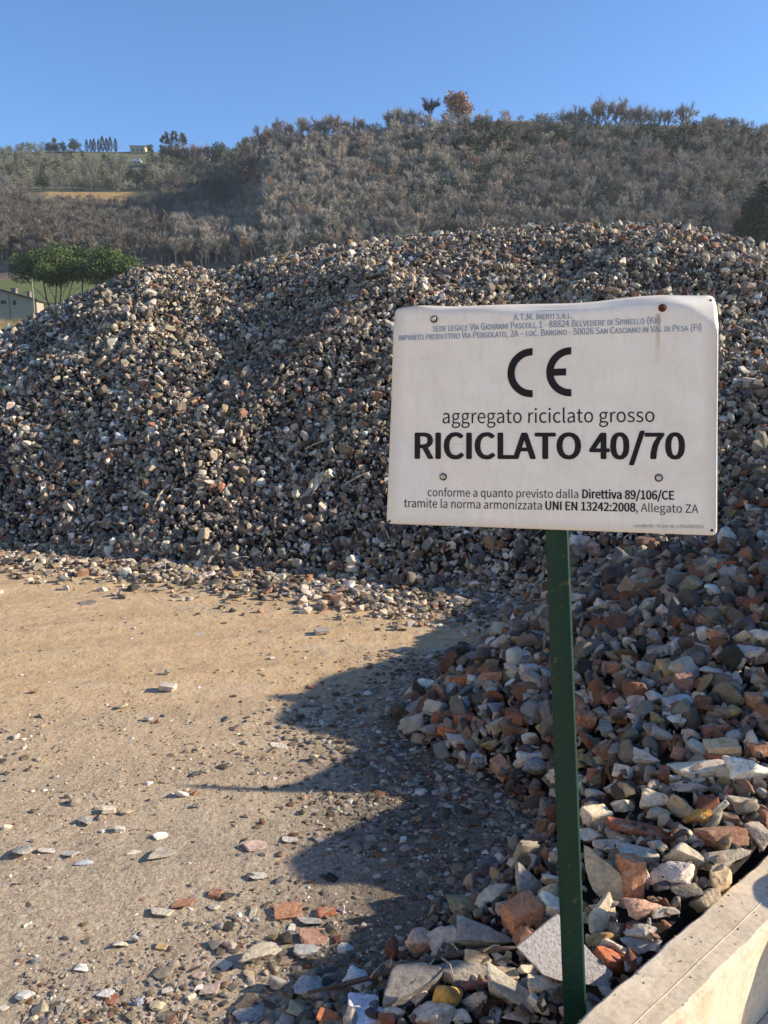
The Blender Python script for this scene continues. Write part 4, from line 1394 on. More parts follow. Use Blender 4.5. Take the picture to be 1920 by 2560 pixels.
GR = 'stones scattered on the sunlit dirt'
for (x, y), w, h, kind, col, lab in [
    (c5(725, 547), 66, 36, 'block', (0.50, 0.43, 0.36), 'boxy pale stone alone in the middle of the yard'),
    (c5(725, 483), 30, 28, 'fine', LGREY, 'small upright stone behind the boxy pale one'),
    (c5(1392, 305), 66, 30, 'block', (0.38, 0.34, 0.30), 'grey brown block near the shadow tip'),
    (c5(525, 630), 50, 24, 'chunk', BUFF, 'tan stone left of centre on the dirt'),
    (c5(640, 685), 42, 26, 'chunk', LGREY, 'pale stone of a pair below the boxy one'),
    (c5(680, 694), 24, 22, 'chunk', BROWN, 'brown stone beside its pale twin on the dirt'),
    (c5(1040, 830), 30, 20, 'chunk', GREY, 'small grey stone between boxy stone and shadow'),
    (c5(1205, 800), 80, 16, 'slab', CREAM, 'cream splinter lying near the shadow notch'),
    (c5(1355, 850), 45, 35, 'chunk', BUFF, 'buff stone close to the pointed shadow'),
    (c8(785, 212), 56, 38, 'fine', WHITE, 'white stone under the tip of the thin shadow'),
    (c8(470, 284), 56, 34, 'block', CREAM, 'cream square stone left of the thin shadow'),
    (c8(545, 292), 60, 26, 'chunk', BUFF, 'low buff stone right of the cream square one'),
    (c8(375, 327), 72, 30, 'chunk', (0.36, 0.34, 0.30), 'greyish stone left of the cream square one'),
    (c8(850, 127), 50, 22, 'chunk', DARK, 'dark stone above the thin shadow'),
    (c8(845, 268), 40, 26, 'chunk', DARK, 'dark brown stone below the thin shadow'),
    (c8(518, 366), 42, 26, 'block', LGREY, 'little pale cube on the gravel'),
    (c8(440, 378), 22, 18, 'chunk', WHITE, 'tiny white stone left of the little pale cube'),
    (c8(692, 395), 66, 24, 'slab', WHITE, 'flat white oval on the gravel'),
    (c8(90, 457), 104, 50, 'fine', (0.38, 0.36, 0.32), 'grey boulder by the left edge of the photo'),
    (c8(205, 458), 76, 24, 'slab', LGREY, 'flat pale stone right of the left edge boulder'),
    (c8(305, 470), 84, 22, 'slab', LGREY, 'long flat pale stone in the left foreground'),
    (c8(365, 513), 70, 24, 'slab', (0.45, 0.46, 0.48), 'bluish white shard in the left foreground'),
    (c8(700, 472), 110, 34, 'slab', (0.40, 0.36, 0.29), 'buried tan slab flush with the gravel'),
    (c8(577, 468), 60, 22, 'slab', CREAM, 'flat cream shard left of the buried tan slab'),
    (c8(1100, 436), 105, 34, 'slab', PINK, 'pinkish flat shard near the rounded shadow'),
    (c8(1252, 412), 70, 26, 'slab', LGREY, 'pale shard at the rim of the rounded shadow'),
    (c8(1115, 568), 80, 24, 'slab', LGREY, 'pale flat rectangle below the rounded shadow'),
    (c8(700, 722), 100, 36, 'slab', (0.50, 0.46, 0.36), 'yellowish flat stone in the lower middle gravel'),
    (c8(925, 705), 52, 26, 'chunk', CREAM, 'cream stone right of the yellowish flat one'),
    (c8(930, 645), 60, 36, 'brick', TERRA, 'terracotta piece in the lower middle gravel'),
    (c8(790, 685), 90, 24, 'brick', TERRA, 'row of crumbled red brick left of the terracotta piece'),
    (c8(1245, 717), 118, 50, 'brick', TERRA, 'flat red brick half sunk at the edge of the shade'),
    (c8(1410, 722), 78, 44, 'brick', RED, 'red brick right of the half sunk one'),
    (c8(1340, 762), 100, 34, 'slab', (0.40, 0.37, 0.33), 'grey flat stone below the two red bricks'),
    (c8(1475, 712), 30, 30, 'cobble', WHITE, 'little white egg shaped stone beside red brick'),
    (c8(1350, 832), 115, 38, 'brick', (0.38, 0.22, 0.16), 'long pinkish brick sliver at the shade edge'),
    (c8(1120, 905), 158, 95, 'fine', (0.58, 0.50, 0.36), 'lone rough cream boulder in the bottom foreground'),
    (c8(700, 876), 50, 30, 'block', (0.55, 0.37, 0.18), 'flat orange stone on the gravel'),
    (c8(520, 860), 66, 36, 'chunk', CREAM, 'cream stone in the lower left gravel'),
    (c8(582, 838), 34, 44, 'chunk', (0.40, 0.42, 0.44), 'blue grey chip standing in the gravel'),
    (c8(355, 962), 64, 30, 'chunk', WHITE, 'small white lump in the lower left'),
    (c8(108, 1085), 84, 44, 'chunk', WHITE, 'triangular white stone in the bottom left corner'),
    (c8(15, 1142), 50, 28, 'cobble', LGREY, 'pale pebble cut by the left edge of the photo'),
    (c8(460, 1076), 74, 34, 'chunk', WHITE, 'broken white stone beside a red chip'),
    (c8(478, 1103), 60, 24, 'brick', RED, 'red chip under the broken white stone'),
    (c8(725, 1062), 52, 26, 'cobble', CREAM, 'oval cream pebble at the bottom'),
    (c8(858, 1052), 40, 22, 'chunk', WHITE, 'white chip right of the oval cream pebble'),
    (c8(822, 1092), 52, 40, 'fine', CREAM, 'sharp cream stone below the white chip'),
    (c8(680, 1130), 70, 38, 'chunk', (0.5, 0.42, 0.28), 'yellow buff stone at the bottom'),
    (c8(600, 1108), 36, 44, 'slab', (0.33, 0.37, 0.45), 'blue grey tile chip at the bottom'),
    (c8(905, 1058), 80, 34, 'brick', PINK, 'pinkish flat piece at the bottom shade edge'),
    (c8(950, 965), 110, 36, 'slab', (0.42, 0.40, 0.33), 'flat greenish stone left of the lone cream boulder'),
    (c8(855, 1000), 60, 30, 'chunk', PINK, 'small pinkish stone left of the greenish flat one'),
    (c8(1200, 1030), 80, 70, 'cobble', GREY, 'rounded grey stone in shade below the lone boulder'),
    (c8(1345, 1055), 145, 85, 'fine', (0.35, 0.37, 0.38), 'angular blue grey stone at the bottom in shade'),
    (c8(1320, 890), 110, 62, 'slab', (0.44, 0.43, 0.38), 'pale rounded slab at the shade edge right of the lone boulder'),
    (c8(1560, 1020), 150, 75, 'fine', (0.62, 0.62, 0.60), 'white stone with a yellow flank under the bare branch'),
    (c8(1570, 1118), 130, 60, 'block', (0.70, 0.67, 0.70), 'white plaster block in the bottom foreground'),
    (c8(1590, 1170), 150, 55, 'block', (0.74, 0.71, 0.73), 'lower white plaster block at the bottom edge'),
    (c8(1420, 1185), 105, 60, 'brick', (0.56, 0.20, 0.08), 'bright orange brick at the bottom edge'),
    (c8(1295, 1150), 110, 60, 'fine', (0.46, 0.40, 0.24), 'yellowish stone left of the bright orange brick'),
    (c8(1070, 1170), 130, 50, 'fine', (0.28, 0.29, 0.29), 'dark flat stone at the bottom in shade'),
    (c5(375, 183), 78, 12, 'slab', (0.24, 0.20, 0.16), 'long weathered splinter lying on the far dirt'),
    (c5(970, 270), 26, 9, 'slab', DARK, 'thin dark splinter in the far dirt'),
    (c5(1282, 394), 32, 8, 'slab', (0.30, 0.2, 0.13), 'thin brown splinter right of the yard middle'),
    (c5(1125, 472), 26, 12, 'chunk', BUFF, 'small buff stone left of the shadow'),
    (c5(1140, 497), 24, 8, 'chunk', BROWN, 'small brown stone just below the buff one'),
    (c5(860, 318), 44, 12, 'slab', LGREY, 'pale flat stone in the far yard'),
    (c5(145, 568), 34, 12, 'chunk', BROWN, 'brown clod near the left edge of the yard'),
    (c5(1345, 548), 26, 14, 'brick', RED, 'red chip inside the first shadow'),
    (c5(490, 145), 30, 24, 'chunk', GREY, 'grey lump at the thin edge of the far heap'),
    (c5(685, 32), 34, 34, 'chunk', (0.34, 0.34, 0.34), 'grey lump on the foot of the far heap'),
    (c5(1395, 68), 40, 36, 'chunk', CREAM, 'cream stone at the foot of the far heap'),
    (c5(1470, 240), 34, 20, 'slab', GREY, 'grey flake leaning in the far yard'),
]:
    place_rock(x, y, w * 0.5, h * 0.5, kind, col, lab, group=GR, dep=0.75, sink=0.45)

# big pale stones high on the far heap
for x, y, w, h, col, lab in [(326, 636, 24, 26, (0.56, 0.5, 0.4), 'large pale boulder high on the left of the far heap'),
                             (322, 655, 30, 22, (0.5, 0.45, 0.36), 'pale block under the large boulder on the far heap'),
                             (310, 672, 26, 18, (0.52, 0.46, 0.37), 'pale stone lowest of three on the far heap'),
                             (1494, 503, 22, 14, (0.45, 0.24, 0.15), 'reddish slab on the crest of the far heap')]:
    place_rock(x, y, w, h, 'fine', col, lab, group='pale boulders on the far heap')

# further pieces of the near heap and the yard, each told apart by size, colour, shape and place
CN = {'grey': GREY, 'light grey': LGREY, 'blue grey': BLUE, 'cream': CREAM, 'buff': BUFF, 'brick red': RED, 'terracotta': TERRA, 'brown': BROWN,
      'pinkish': PINK, 'off white': (0.6, 0.57, 0.51), 'dark grey': (0.19, 0.185, 0.175), 'ochre': (0.40, 0.27, 0.11)}
SHAPES = {'chunk': 'angular stone', 'slab': 'flat stone', 'brick': 'brick fragment', 'cobble': 'rounded cobble', 'fine': 'craggy stone', 'block': 'square cut piece'}
taken = set()


def clear(x, y, w):
    return all(abs(x - a) > 0.42 * (w + c) or abs(y - b) > 0.36 * (w + d) for a, b, c, d in used_px)


def region(x, y):
    px_ = 1203 + (y - 1148) * 0.0376
    if x < px_ - 25:
        return ('low on' if y > 1640 else 'on') + ' the near heap left of the post' + (' by the dirt' if x < 900 else '')
    if y > 1640 and x > px_ + 25: return 'in the sunlit rubble by the wall'
    if x < px_ + 160: return 'close right of the post in shade' + (', low' if y > 1480 else '')
    return ('high' if y < 1330 else 'midway' if y < 1500 else 'low') + ' in the shaded heap ' + ('near the right edge' if x > 1520 else 'right of the post')


count = 0; tries = 0
while count < 150 and tries < 9000:
    tries += 1
    x, y = R.uniform(560, 1650), R.uniform(1300, 2200)
    P, t = hit(x, y)
    if P[1] > 4.2 or (P[1] < 2.35 and R.random() < 0.35) or wall_side(P[0], P[1]) > -0.06: continue
    if H2(P[0:1], P[1:2])[0] < 0.03: continue
    sz = R.uniform(0.07, 0.115) if P[1] > 2.35 else R.uniform(0.04, 0.08)
    w = sz * F / t / S
    if y + 0.5 * w > 2215 or not clear(x, y, w): continue
    kind = R.choices(['chunk', 'fine', 'slab', 'brick', 'cobble', 'block'], [4, 3, 2.2, 2.2, 1.3, 0.8])[0]
    cn = R.choice(['brick red', 'terracotta', 'brown', 'terracotta']) if kind == 'brick' else R.choice([c for c in CN if c not in ('brick red', 'terracotta')])
    h = w * R.uniform(0.5, 0.95)
    sw = 'big' if sz > 0.1 else 'medium' if sz > 0.08 else 'small' if sz > 0.06 else 'little'
    lab = f'{sw} {cn} {SHAPES[kind]} {region(x, y)}'
    if lab in taken: continue
    taken.add(lab)
    place_rock(x, y, w, h, kind, np.array(CN[cn]) * R.uniform(0.9, 1.1), lab, group=SH,
               rot=(R.uniform(-35, 35), R.uniform(-35, 35), R.uniform(-90, 90)))
    count += 1

# ------------------------------------------------------------------ other things lying about
def tube_path(pts, radii, n=6):
    bm = bmesh.new(); prev = None
    pts = [Vector(p) for p in pts]
    for i, p in enumerate(pts):
        d = (pts[min(i + 1, len(pts) - 1)] - pts[max(i - 1, 0)]).normalized()
        q = d.to_track_quat('Z', 'Y').to_matrix()
        ring = [bm.verts.new(p + q @ Vector((math.cos(2 * math.pi * k / n), math.sin(2 * math.pi * k / n), 0)) * radii[i]) for k in range(n)]
        if prev:
            for k in range(n): bm.faces.new((prev[k], prev[(k + 1) % n], ring[(k + 1) % n], ring[k]))
        else: bm.faces.new(ring[::-1])
        prev = ring
    bm.faces.new(prev)
    return bm


M_BARK = plain('weathered_wood', (0.11, 0.085, 0.065), 0.9, 0.5, 60, 0.6)
M_STRAW = plain('dry_straw', (0.46, 0.38, 0.24), 0.9, 0.25, 50)
M_ROOT = plain('dry_root', (0.075, 0.045, 0.026), 0.95, 0.4, 80)

# speckled floor tile leaning face up behind the post
M_TILE, nt, b = new_mat('speckled_tile')
tc = N(nt, 'ShaderNodeTexCoord')
nz = N(nt, 'ShaderNodeTexNoise', i_Scale=140.0, i_Detail=4.0, i_Roughness=0.6)
nt.links.new(tc.outputs['Object'], nz.inputs['Vector'])
nt.links.new(ramp(nt, nz.outputs[0], [(0.35, (0.27, 0.245, 0.235)), (0.5, (0.40, 0.375, 0.36)), (0.65, (0.47, 0.445, 0.43))]), b.inputs['Base Color'])
bp = N(nt, 'ShaderNodeBump', i_Strength=0.6, i_Distance=0.004); nt.links.new(nz.outputs[0], bp.inputs['Height']); nt.links.new(bp.outputs[0], b.inputs['Normal'])
M_TEDGE = plain('tile_body', (0.44, 0.37, 0.29), 0.9, 0.2, 60)

_, t0 = hit(*c7(800, 1000))
ctr = at_depth(*c7(790, 890), 1.835)
tn = np.array([0.25, -0.78, 0.60]); tn /= np.linalg.norm(tn)
poly = []
for cx, cy in [(573, 878), (600, 905), (690, 1000), (760, 1024), (875, 1040), (978, 1056), (990, 988), (905, 910), (752, 733), (715, 760)]:
    v = ray(*c7(cx, cy)); C0 = np.array([0, 0, CAMZ])
    t = ((ctr - C0) @ tn) / (v @ tn)
    poly.append(C0 + v * t)
bm = bmesh.new()
pc = sum(poly) / len(poly)
f1 = [bm.verts.new(p - pc) for p in poly]; f0 = [bm.verts.new(p - pc - tn * 0.011) for p in poly]
bm.faces.new(f1); bm.faces.new(f0[::-1])
for i in range(len(poly)):
    j = (i + 1) % len(poly)
    f = bm.faces.new((f1[i], f0[i], f0[j], f1[j])); f.material_index = 1
bmesh.ops.recalc_face_normals(bm, faces=list(bm.faces))
bmesh.ops.bevel(bm, geom=list(bm.edges), offset=0.0012, segments=2, affect='EDGES')
tl = link('floor_tile', bm_mesh('floor_tile', bm), M_TILE)
tl.data.materials.append(M_TEDGE)
tl.location = pc
tag(tl, 'speckled grey floor tile with broken corners leaning behind the post', 'tile')

# bare branch in the lower foreground
def surf_point(x, y, lift):
    _, t = hit(x, y)
    return at_depth(x, y, t - lift)


pts = [surf_point(*c7(cx, cy), 0.05) for cx, cy in ((-330, 1075), (-200, 1045), (-60, 1010), (20, 985), (110, 960), (220, 930), (330, 905), (430, 895), (520, 885), (565, 880))]
br = empty('branch', pts[3])
o3 = pts[3]
link('stem', bm_mesh('stem', tube_path([p - o3 for p in pts], [0.004, 0.006, 0.007, 0.009, 0.0095, 0.009, 0.008, 0.007, 0.006, 0.003], 8), True), M_BARK, br)
for (ax, ay), (bx2, by2) in (((110, 960), (60, 1040)), ((220, 930), (130, 1030)), ((250, 925), (300, 1000)), ((430, 895), (500, 870)), ((20, 985), (30, 920)), ((-60, 1010), (0, 940)), ((330, 905), (250, 850))):
    p, q = surf_point(*c7(ax, ay), 0.055), surf_point(*c7(bx2, by2), 0.07)
    m = (p + q) / 2 + np.array([0.005, 0, 0.008])
    link('twig', bm_mesh('twig', tube_path([p - o3, m - o3, q - o3], [0.003, 0.0022, 0.001], 5), True), M_STRAW, br)
tag(br, 'dark bare branch with pale twigs across the bottom rubble', 'branch')

# tangle of dry roots
bm = bmesh.new()
rc = surf_point(*c7(455, 1130), 0.02)
for k in range(90):
    p = Vector((R.gauss(0, 0.016), R.gauss(0, 0.012), R.gauss(0, 0.010)))
    d = Vector((R.gauss(0, 1), R.gauss(0, 1), R.gauss(0, 0.7))).normalized()
    q = p + d * R.uniform(0.012, 0.035); m = (p + q) / 2 + Vector((R.gauss(0, 0.006), R.gauss(0, 0.006), R.gauss(0, 0.006)))
    r = R.uniform(0.0006, 0.0014)
    add_tube(bm, p, m, r, r * 0.8, 4, False); add_tube(bm, m, q, r * 0.8, r * 0.3, 4, False)
o = link('dry_roots', bm_mesh('dry_roots', bm), M_ROOT); o.location = rc
tag(o, 'dark brown tangle of dry roots in front of the pale flat stone', 'roots')

# crumpled pale sheeting on the far heap
_, t = hit(682, 1052)
ctr = at_depth(682, 1046, t - 0.04)
sc1 = S * t / F
bm = bmesh.new()
nu, nv = 22, 14; gv = {}
spine = [(-34, -34, 10), (-20, -26, 14), (-4, -6, 16), (4, 12, 17), (14, 26, 13), (36, 14, 8)]
for i in range(nu + 1):
    s = i / nu * (len(spine) - 1); k = min(int(s), len(spine) - 2); f = s - k
    cx, cz, wd = [spine[k][m] * (1 - f) + spine[k + 1][m] * f for m in range(3)]
    for j in range(nv + 1):
        q = j / nv * 2 - 1
        nn = mnoise.noise(Vector((i * 0.35, j * 0.45, 3.0))) * 9
        x = (cx + q * wd * 0.9 + nn * 0.5) * sc1; z = (cz + q * wd * 0.35 + nn * 0.6) * sc1
        y = (-6 + 9 * abs(math.sin(q * 4.2 + i * 0.5)) + nn) * sc1 - 0.4 * z * -1
        gv[i, j] = bm.verts.new((x, y, z))
for i in range(nu):
    for j in range(nv): bm.faces.new((gv[i, j], gv[i + 1, j], gv[i + 1, j + 1], gv[i, j + 1]))
o = link('crumpled_sheet', bm_mesh('crumpled_sheet', bm, True), plain('dusty_plastic', (0.60, 0.52, 0.39), 0.6, 0.2, 20))
md = o.modifiers.new('thickness', 'SOLIDIFY'); md.thickness = 0.004
o.location = ctr
tag(o, 'crumpled cream plastic sheeting caught on the far heap', 'plastic sheet')

# short hollow pipe at the far heap's foot
_, t = hit(886, 1258)
ctr = at_depth(886, 1252, t - 0.04); sc1 = S * t / F
bm = bmesh.new()
n = 24; rings = []
for r, z in ((17, -14), (17, 14), (15.5, 16), (11, 16), (10, 12), (10, -14)):
    rings.append([bm.verts.new((r * sc1 * math.cos(2 * math.pi * k / n), r * sc1 * math.sin(2 * math.pi * k / n), z * sc1)) for k in range(n)])
for r0, r1 in zip(rings, rings[1:] + rings[:1]):
    for k in range(n): bm.faces.new((r0[k], r0[(k + 1) % n], r1[(k + 1) % n], r1[k]))
bmesh.ops.recalc_face_normals(bm, faces=list(bm.faces))
o = link('pipe_piece', bm_mesh('pipe_piece', bm, True), plain('old_pipe', (0.15, 0.125, 0.10), 0.8, 0.3, 40, 0.3))
o.location = ctr; o.rotation_euler = (math.radians(72), math.radians(10), math.radians(-62))
tag(o, 'short dark hollow pipe at the foot of the far heap', 'pipe')

# splinters of wood lying on the far heap
for (xa, ya), (xb, yb), wd, lab in [((331, 1096), (358, 1050), 5, 'pale wood splinter pointing up on the lower far heap'),
                                   ((745, 1047), (800, 1018), 5, 'forked pale twig right of the plastic sheeting'),
                                   ((190, 915), (208, 890), 6, 'short pale stick on the left of the far heap'),
                                   ((665, 967), (710, 949), 4, 'thin beige stick high above the plastic sheeting')]:
    pa, pb = surf_point(xa, ya, 0.06), surf_point(xb, yb, 0.06)
    r = wd * 0.5 * S * np.linalg.norm(pa) / F
    m = (pa + pb) / 2 + np.array([0.0, -0.01, 0.01])
    o = link('wood_splinter', bm_mesh('wood_splinter', tube_path([np.zeros(3), m - pa, pb - pa], [r * 0.6, r, r * 0.35], 5)), M_STRAW)
    o.location = pa
    tag(o, lab, 'stick', 'splinters of wood on the far heap')

# dead stalks standing on the crest of the far heap
_, t = hit(1040, 500)
base = at_depth(1040, 496, t)
bm = bmesh.new()
for dx, h, lean in ((0, 36, 4), (3, 30, 6), (-4, 22, -3), (8, 16, 9), (11, 12, 3), (-7, 13, -6)):
    k = S * t / F
    add_tube(bm, (dx * k, 0, -4 * k), ((dx + lean * .4) * k, 0, h * k * .6), .9 * k, .7 * k, 4); add_tube(bm, ((dx + lean * .4) * k, 0, h * k * .6), ((dx + lean) * k, 0.01, h * k), .7 * k, .3 * k, 4)
o = link('dead_stalks', bm_mesh('dead_stalks', bm), M_STRAW); o.location = base
tag(o, 'dead straw coloured stalks on the crest of the far heap', 'weed')

# ------------------------------------------------------------------ tree shapes of unit height
def sliver(V, T, p, d, w, l, g):
    side = g.normal(size=3); side -= side @ d * d; side /= np.linalg.norm(side) + 1e-9
    k = len(V)
    V += [p - side * w, p + side * w, p + d * l]
    T.append((k, k + 1, k + 2))


def bare_tree(seed, twigs=420, tw=0.0075, spread=1.0, bole=0.34):
    g = np.random.default_rng(seed)
    tv, tt = [], []                                    # wood as thin three-sided tubes
    def limb(p, q, r0, r1):
        d = q - p; l = np.linalg.norm(d); d = d / l
        a = np.cross(d, [0.3, 0.9, 0.1]); a /= np.linalg.norm(a); b = np.cross(d, a); k = len(tv)
        for pp, r in ((p, r0), (q, r1)):
            for m in range(3):
                t = 2 * math.pi * m / 3; tv.append(pp + (a * math.cos(t) + b * math.sin(t)) * r)
        for m in range(3):
            n = (m + 1) % 3; tt.append((k + m, k + n, k + 3 + n)); tt.append((k + m, k + 3 + n, k + 3 + m))
    ends = []
    top = np.array([g.normal(0, .03), g.normal(0, .03), bole + .1 * g.random()])
    limb(np.array([0, 0, -0.04]), top, 0.026, 0.017)
    def grow(p, d, l, r, lev):
        q = p + d * l
        limb(p, q, r, r * 0.6)
        ends.append((p, q, lev))
        if lev >= 3: return
        for k in range(g.integers(2, 5)):
            e = d + g.normal(0, 0.48 * spread, 3); e[2] += 0.18; e /= np.linalg.norm(e)
            f = 1.0 if k == 0 else g.uniform(0.45, 1.0)
            grow(p + d * l * f, e, l * g.uniform(0.6, 0.85), r * 0.6, lev + 1)
    for k in range(g.integers(4, 7)):
        t = 2 * math.pi * (k + g.random()) / 5
        e = np.array([math.cos(t) * spread * .75, math.sin(t) * spread * .75, g.uniform(0.7, 1.5)]); e /= np.linalg.norm(e)
        grow(top * np.array([1, 1, g.uniform(0.6, 1.0)]), e, g.uniform(0.15, 0.23), 0.011, 1)
    cv, ct = [], []
    ee = [x for x in ends if x[2] >= 2]
    for k in range(twigs):
        p, q, lev = ee[g.integers(len(ee))]
        s = g.random(); d = (q - p) / np.linalg.norm(q - p) + g.normal(0, 0.55, 3); d[2] += 0.15; d /= np.linalg.norm(d)
        sliver(cv, ct, p + (q - p) * s, d, tw * g.uniform(.6, 1.2), g.uniform(0.06, 0.15), g)
    tv = np.array(tv); cv = np.array(cv)
    h = max(cv[:, 2].max(), tv[:, 2].max())
    return tv / h, np.array(tt), cv / h, np.array(ct)


def leaf_cloud(centres, n, size, g, flat=1.0):
    """leaf-sized triangles spread through a few ellipsoid clumps (centre, radii)"""
    wts = np.array([c[1][0] * c[1][1] + c[1][0] * c[1][2] for c in centres]); wts /= wts.sum()
    V, T = [], []
    ci = g.choice(len(centres), n, p=wts)
    for k in range(n):
        c, r = centres[ci[k]]
        d = g.normal(size=3); d /= np.linalg.norm(d)
        rr = g.random() ** 0.28
        p = np.array(c) + np.array(r) * d * rr
        a = g.normal(size=3); a /= np.linalg.norm(a); b = np.cross(a, d + g.normal(0, .4, 3)); b /= np.linalg.norm(b) + 1e-9
        s = size * g.uniform(0.6, 1.3); kk = len(V)
        V += [p - a * s, p + a * s * .8 + b * s * .2, p + b * s * 1.2]; T.append((kk, kk + 1, kk + 2))
    return np.array(V), np.array(T)


def trunk_lines(lines, sides=5):
    tv, tt = [], []
    for p, q, r0, r1 in lines:
        p, q = np.array(p, float), np.array(q, float)
        d = q - p; d = d / np.linalg.norm(d); a = np.cross(d, [0.3, 0.9, 0.1]); a /= np.linalg.norm(a); b = np.cross(d, a); k = len(tv)
        for pp, r in ((p, r0), (q, r1)):
            for m in range(sides):
                t = 2 * math.pi * m / sides; tv.append(pp + (a * math.cos(t) + b * math.sin(t)) * r)
        for m in range(sides):
            n = (m + 1) % sides; tt.append((k + m, k + n, k + sides + n)); tt.append((k + m, k + sides + n, k + sides + m))
    return np.array(tv), np.array(tt)


def leafy_tree(seed, n=320, size=0.035, w=0.42, low=0.22, clumps=9):
    g = np.random.default_rng(seed); cs = []
    for k in range(clumps):
        t = g.uniform(0, 2 * np.pi); q = g.uniform(0.1, 1) * w * 0.62
        cs.append(((math.cos(t) * q, math.sin(t) * q, g.uniform(low + .15, 0.84)), (w * g.uniform(.3, .5), w * g.uniform(.3, .5), g.uniform(0.13, 0.2))))
    V, T = leaf_cloud(cs, n, size, g)
    tr = [((0, 0, -.05), (0.01, 0, low + .1), .03, .02)] + [((0.01, 0, low), (c[0][0] * .8, c[0][1] * .8, c[0][2]), .015, .006) for c in cs[:5]]
    tv, tt = trunk_lines(tr, 4)
    h = V[:, 2].max(); return tv / h, tt, V / h, T


def cypress(seed, n=420, w=0.085):
    g = np.random.default_rng(seed); V, T = [], []
    for k in range(n):
        z = g.random() ** 0.9; r = w * (math.sin(math.pi * min(1, (z + .04) * .96) ** 0.75) ** 0.8) * (0.65 + 0.4 * g.random()); t = g.uniform(0, 2 * np.pi)
        p = np.array([r * math.cos(t), r * math.sin(t), 0.05 + z * .93]); d = np.array([math.cos(t) * .25, math.sin(t) * .25, 1.0]); d /= np.linalg.norm(d)
        sliver(V, T, p, d, 0.018, g.uniform(.04, .08), g)
    tv, tt = trunk_lines([((0, 0, -.06), (0, 0, .12), .014, .012)], 4)
    V = np.array(V); h = V[:, 2].max(); return tv / h, tt, V / h, np.array(T)


def conifer(seed, n=700, w=0.24):
    g = np.random.default_rng(seed); V, T = [], []
    lobes = [(g.uniform(0, 6.28), g.uniform(.05, .95), g.uniform(.75, 1.25)) for _ in range(26)]
    for k in range(n):
        a0, z0, f = lobes[g.integers(26)]
        z = np.clip(z0 + g.normal(0, .035), 0, 1); r = w * (1 - z) ** 0.7 * (0.35 + .65 * g.random()) * f; t = a0 + g.normal(0, .5)
        p = np.array([r * math.cos(t), r * math.sin(t), .06 + .92 * z - .12 * r]); d = np.array([math.cos(t), math.sin(t), g.uniform(-.4, .6)]); d /= np.linalg.norm(d)
        sliver(V, T, p, d, 0.02, g.uniform(.04, .09), g)
    tv, tt = trunk_lines([((0, 0, -.06), (0, 0, .8), .02, .006)], 4)
    V = np.array(V); h = V[:, 2].max(); return tv / h, tt, V / h, np.array(T)


C_BARE = np.array([(0.248, 0.220, 0.182), (0.278, 0.248, 0.202), (0.232, 0.211, 0.182), (0.21, 0.194, 0.170), (0.278, 0.228, 0.177)])
C_OLIVE = np.array([(0.185, 0.185, 0.135), (0.215, 0.21, 0.16), (0.15, 0.155, 0.11)])
C_EVER = np.array([(0.075, 0.09, 0.05), (0.085, 0.10, 0.055)])
C_RUST = np.array([(0.36, 0.19, 0.10), (0.32, 0.18, 0.11)])
C_BARK = (0.19, 0.165, 0.14)

PB = [bare_tree(20 + k, 620, 0.0046, 0.72 + 0.05 * k) for k in range(9)]
PO = [leafy_tree(60 + k, 200, 0.042, 0.44, 0.16) for k in range(4)]
PE = [leafy_tree(80 + k, 240, 0.045, 0.40, 0.10) for k in range(3)]
PC = [cypress(90 + k, 160) for k in range(2)]


def tree_arr(p):
    tv, tt, cv, ct = p
    return np.concatenate([tv, cv]), np.concatenate([tt, ct + len(tv)])


POOL = [tree_arr(p) for p in PB + PO + PE]
NBARE, NOL, NEV = len(PB), len(PO), len(PE)

# woodland covering the slopes: nobody could count it, one mass
def plant(n, y0, y1, ulo, uhi, chooser, hrange):
    Y = np.sqrt(rng.uniform(y0 ** 2, y1 ** 2, n)); u = rng.uniform(ulo, uhi, n); X = u * Y
    kinds, cols_, hs, keep = [], [], [], []
    nz = vnoise(X, Y, 0.045, 2.0); n2 = vnoise(X, Y, 0.02, 6.0); n3 = vnoise(X, Y, 0.11, 9.0)
    for i in range(n):
        k, c, f, ok = chooser(u[i], Y[i], nz[i], n2[i], n3[i])
        kinds.append(k); cols_.append(c); hs.append(R.uniform(*hrange) * f); keep.append(ok)
    keep = np.array(keep)
    return X[keep], Y[keep], np.array(kinds)[keep], np.array(cols_)[keep], np.array(hs)[keep]


def jig(c): return np.array(c) * R.uniform(0.78, 1.22) * np.array([R.uniform(.95, 1.05), 1, R.uniform(.95, 1.05)])


def ch_right(u, Y, a, b2, c3):
    q = R.random()
    if 300 < Y < 318 and u > 0.02 and q < 0.5: return NBARE + NOL + R.randrange(NEV), jig(C_EVER[0] * 0.9), 0.9, True
    green = 0.26 + 0.30 * a + (0.18 if u > 0.1 else 0)
    if q < green: return NBARE + R.randrange(NOL), jig(C_OLIVE[R.randrange(3)]), 0.8, True
    if q < green + 0.045: return NBARE + NOL + R.randrange(NEV), jig(C_EVER[R.randrange(2)]), 0.8, True
    if q > 0.97: return R.randrange(NBARE), jig(C_RUST[R.randrange(2)]), 0.8, True
    return R.randrange(NBARE), jig(C_BARE[R.randrange(5)]) * 1.35 * (1 + .15 * b2), 1.0, True


VANU = u_slope(297, 348)[0]; VU0 = u_slope(95, 330)[0]; VU1 = u_slope(480, 330)[0]


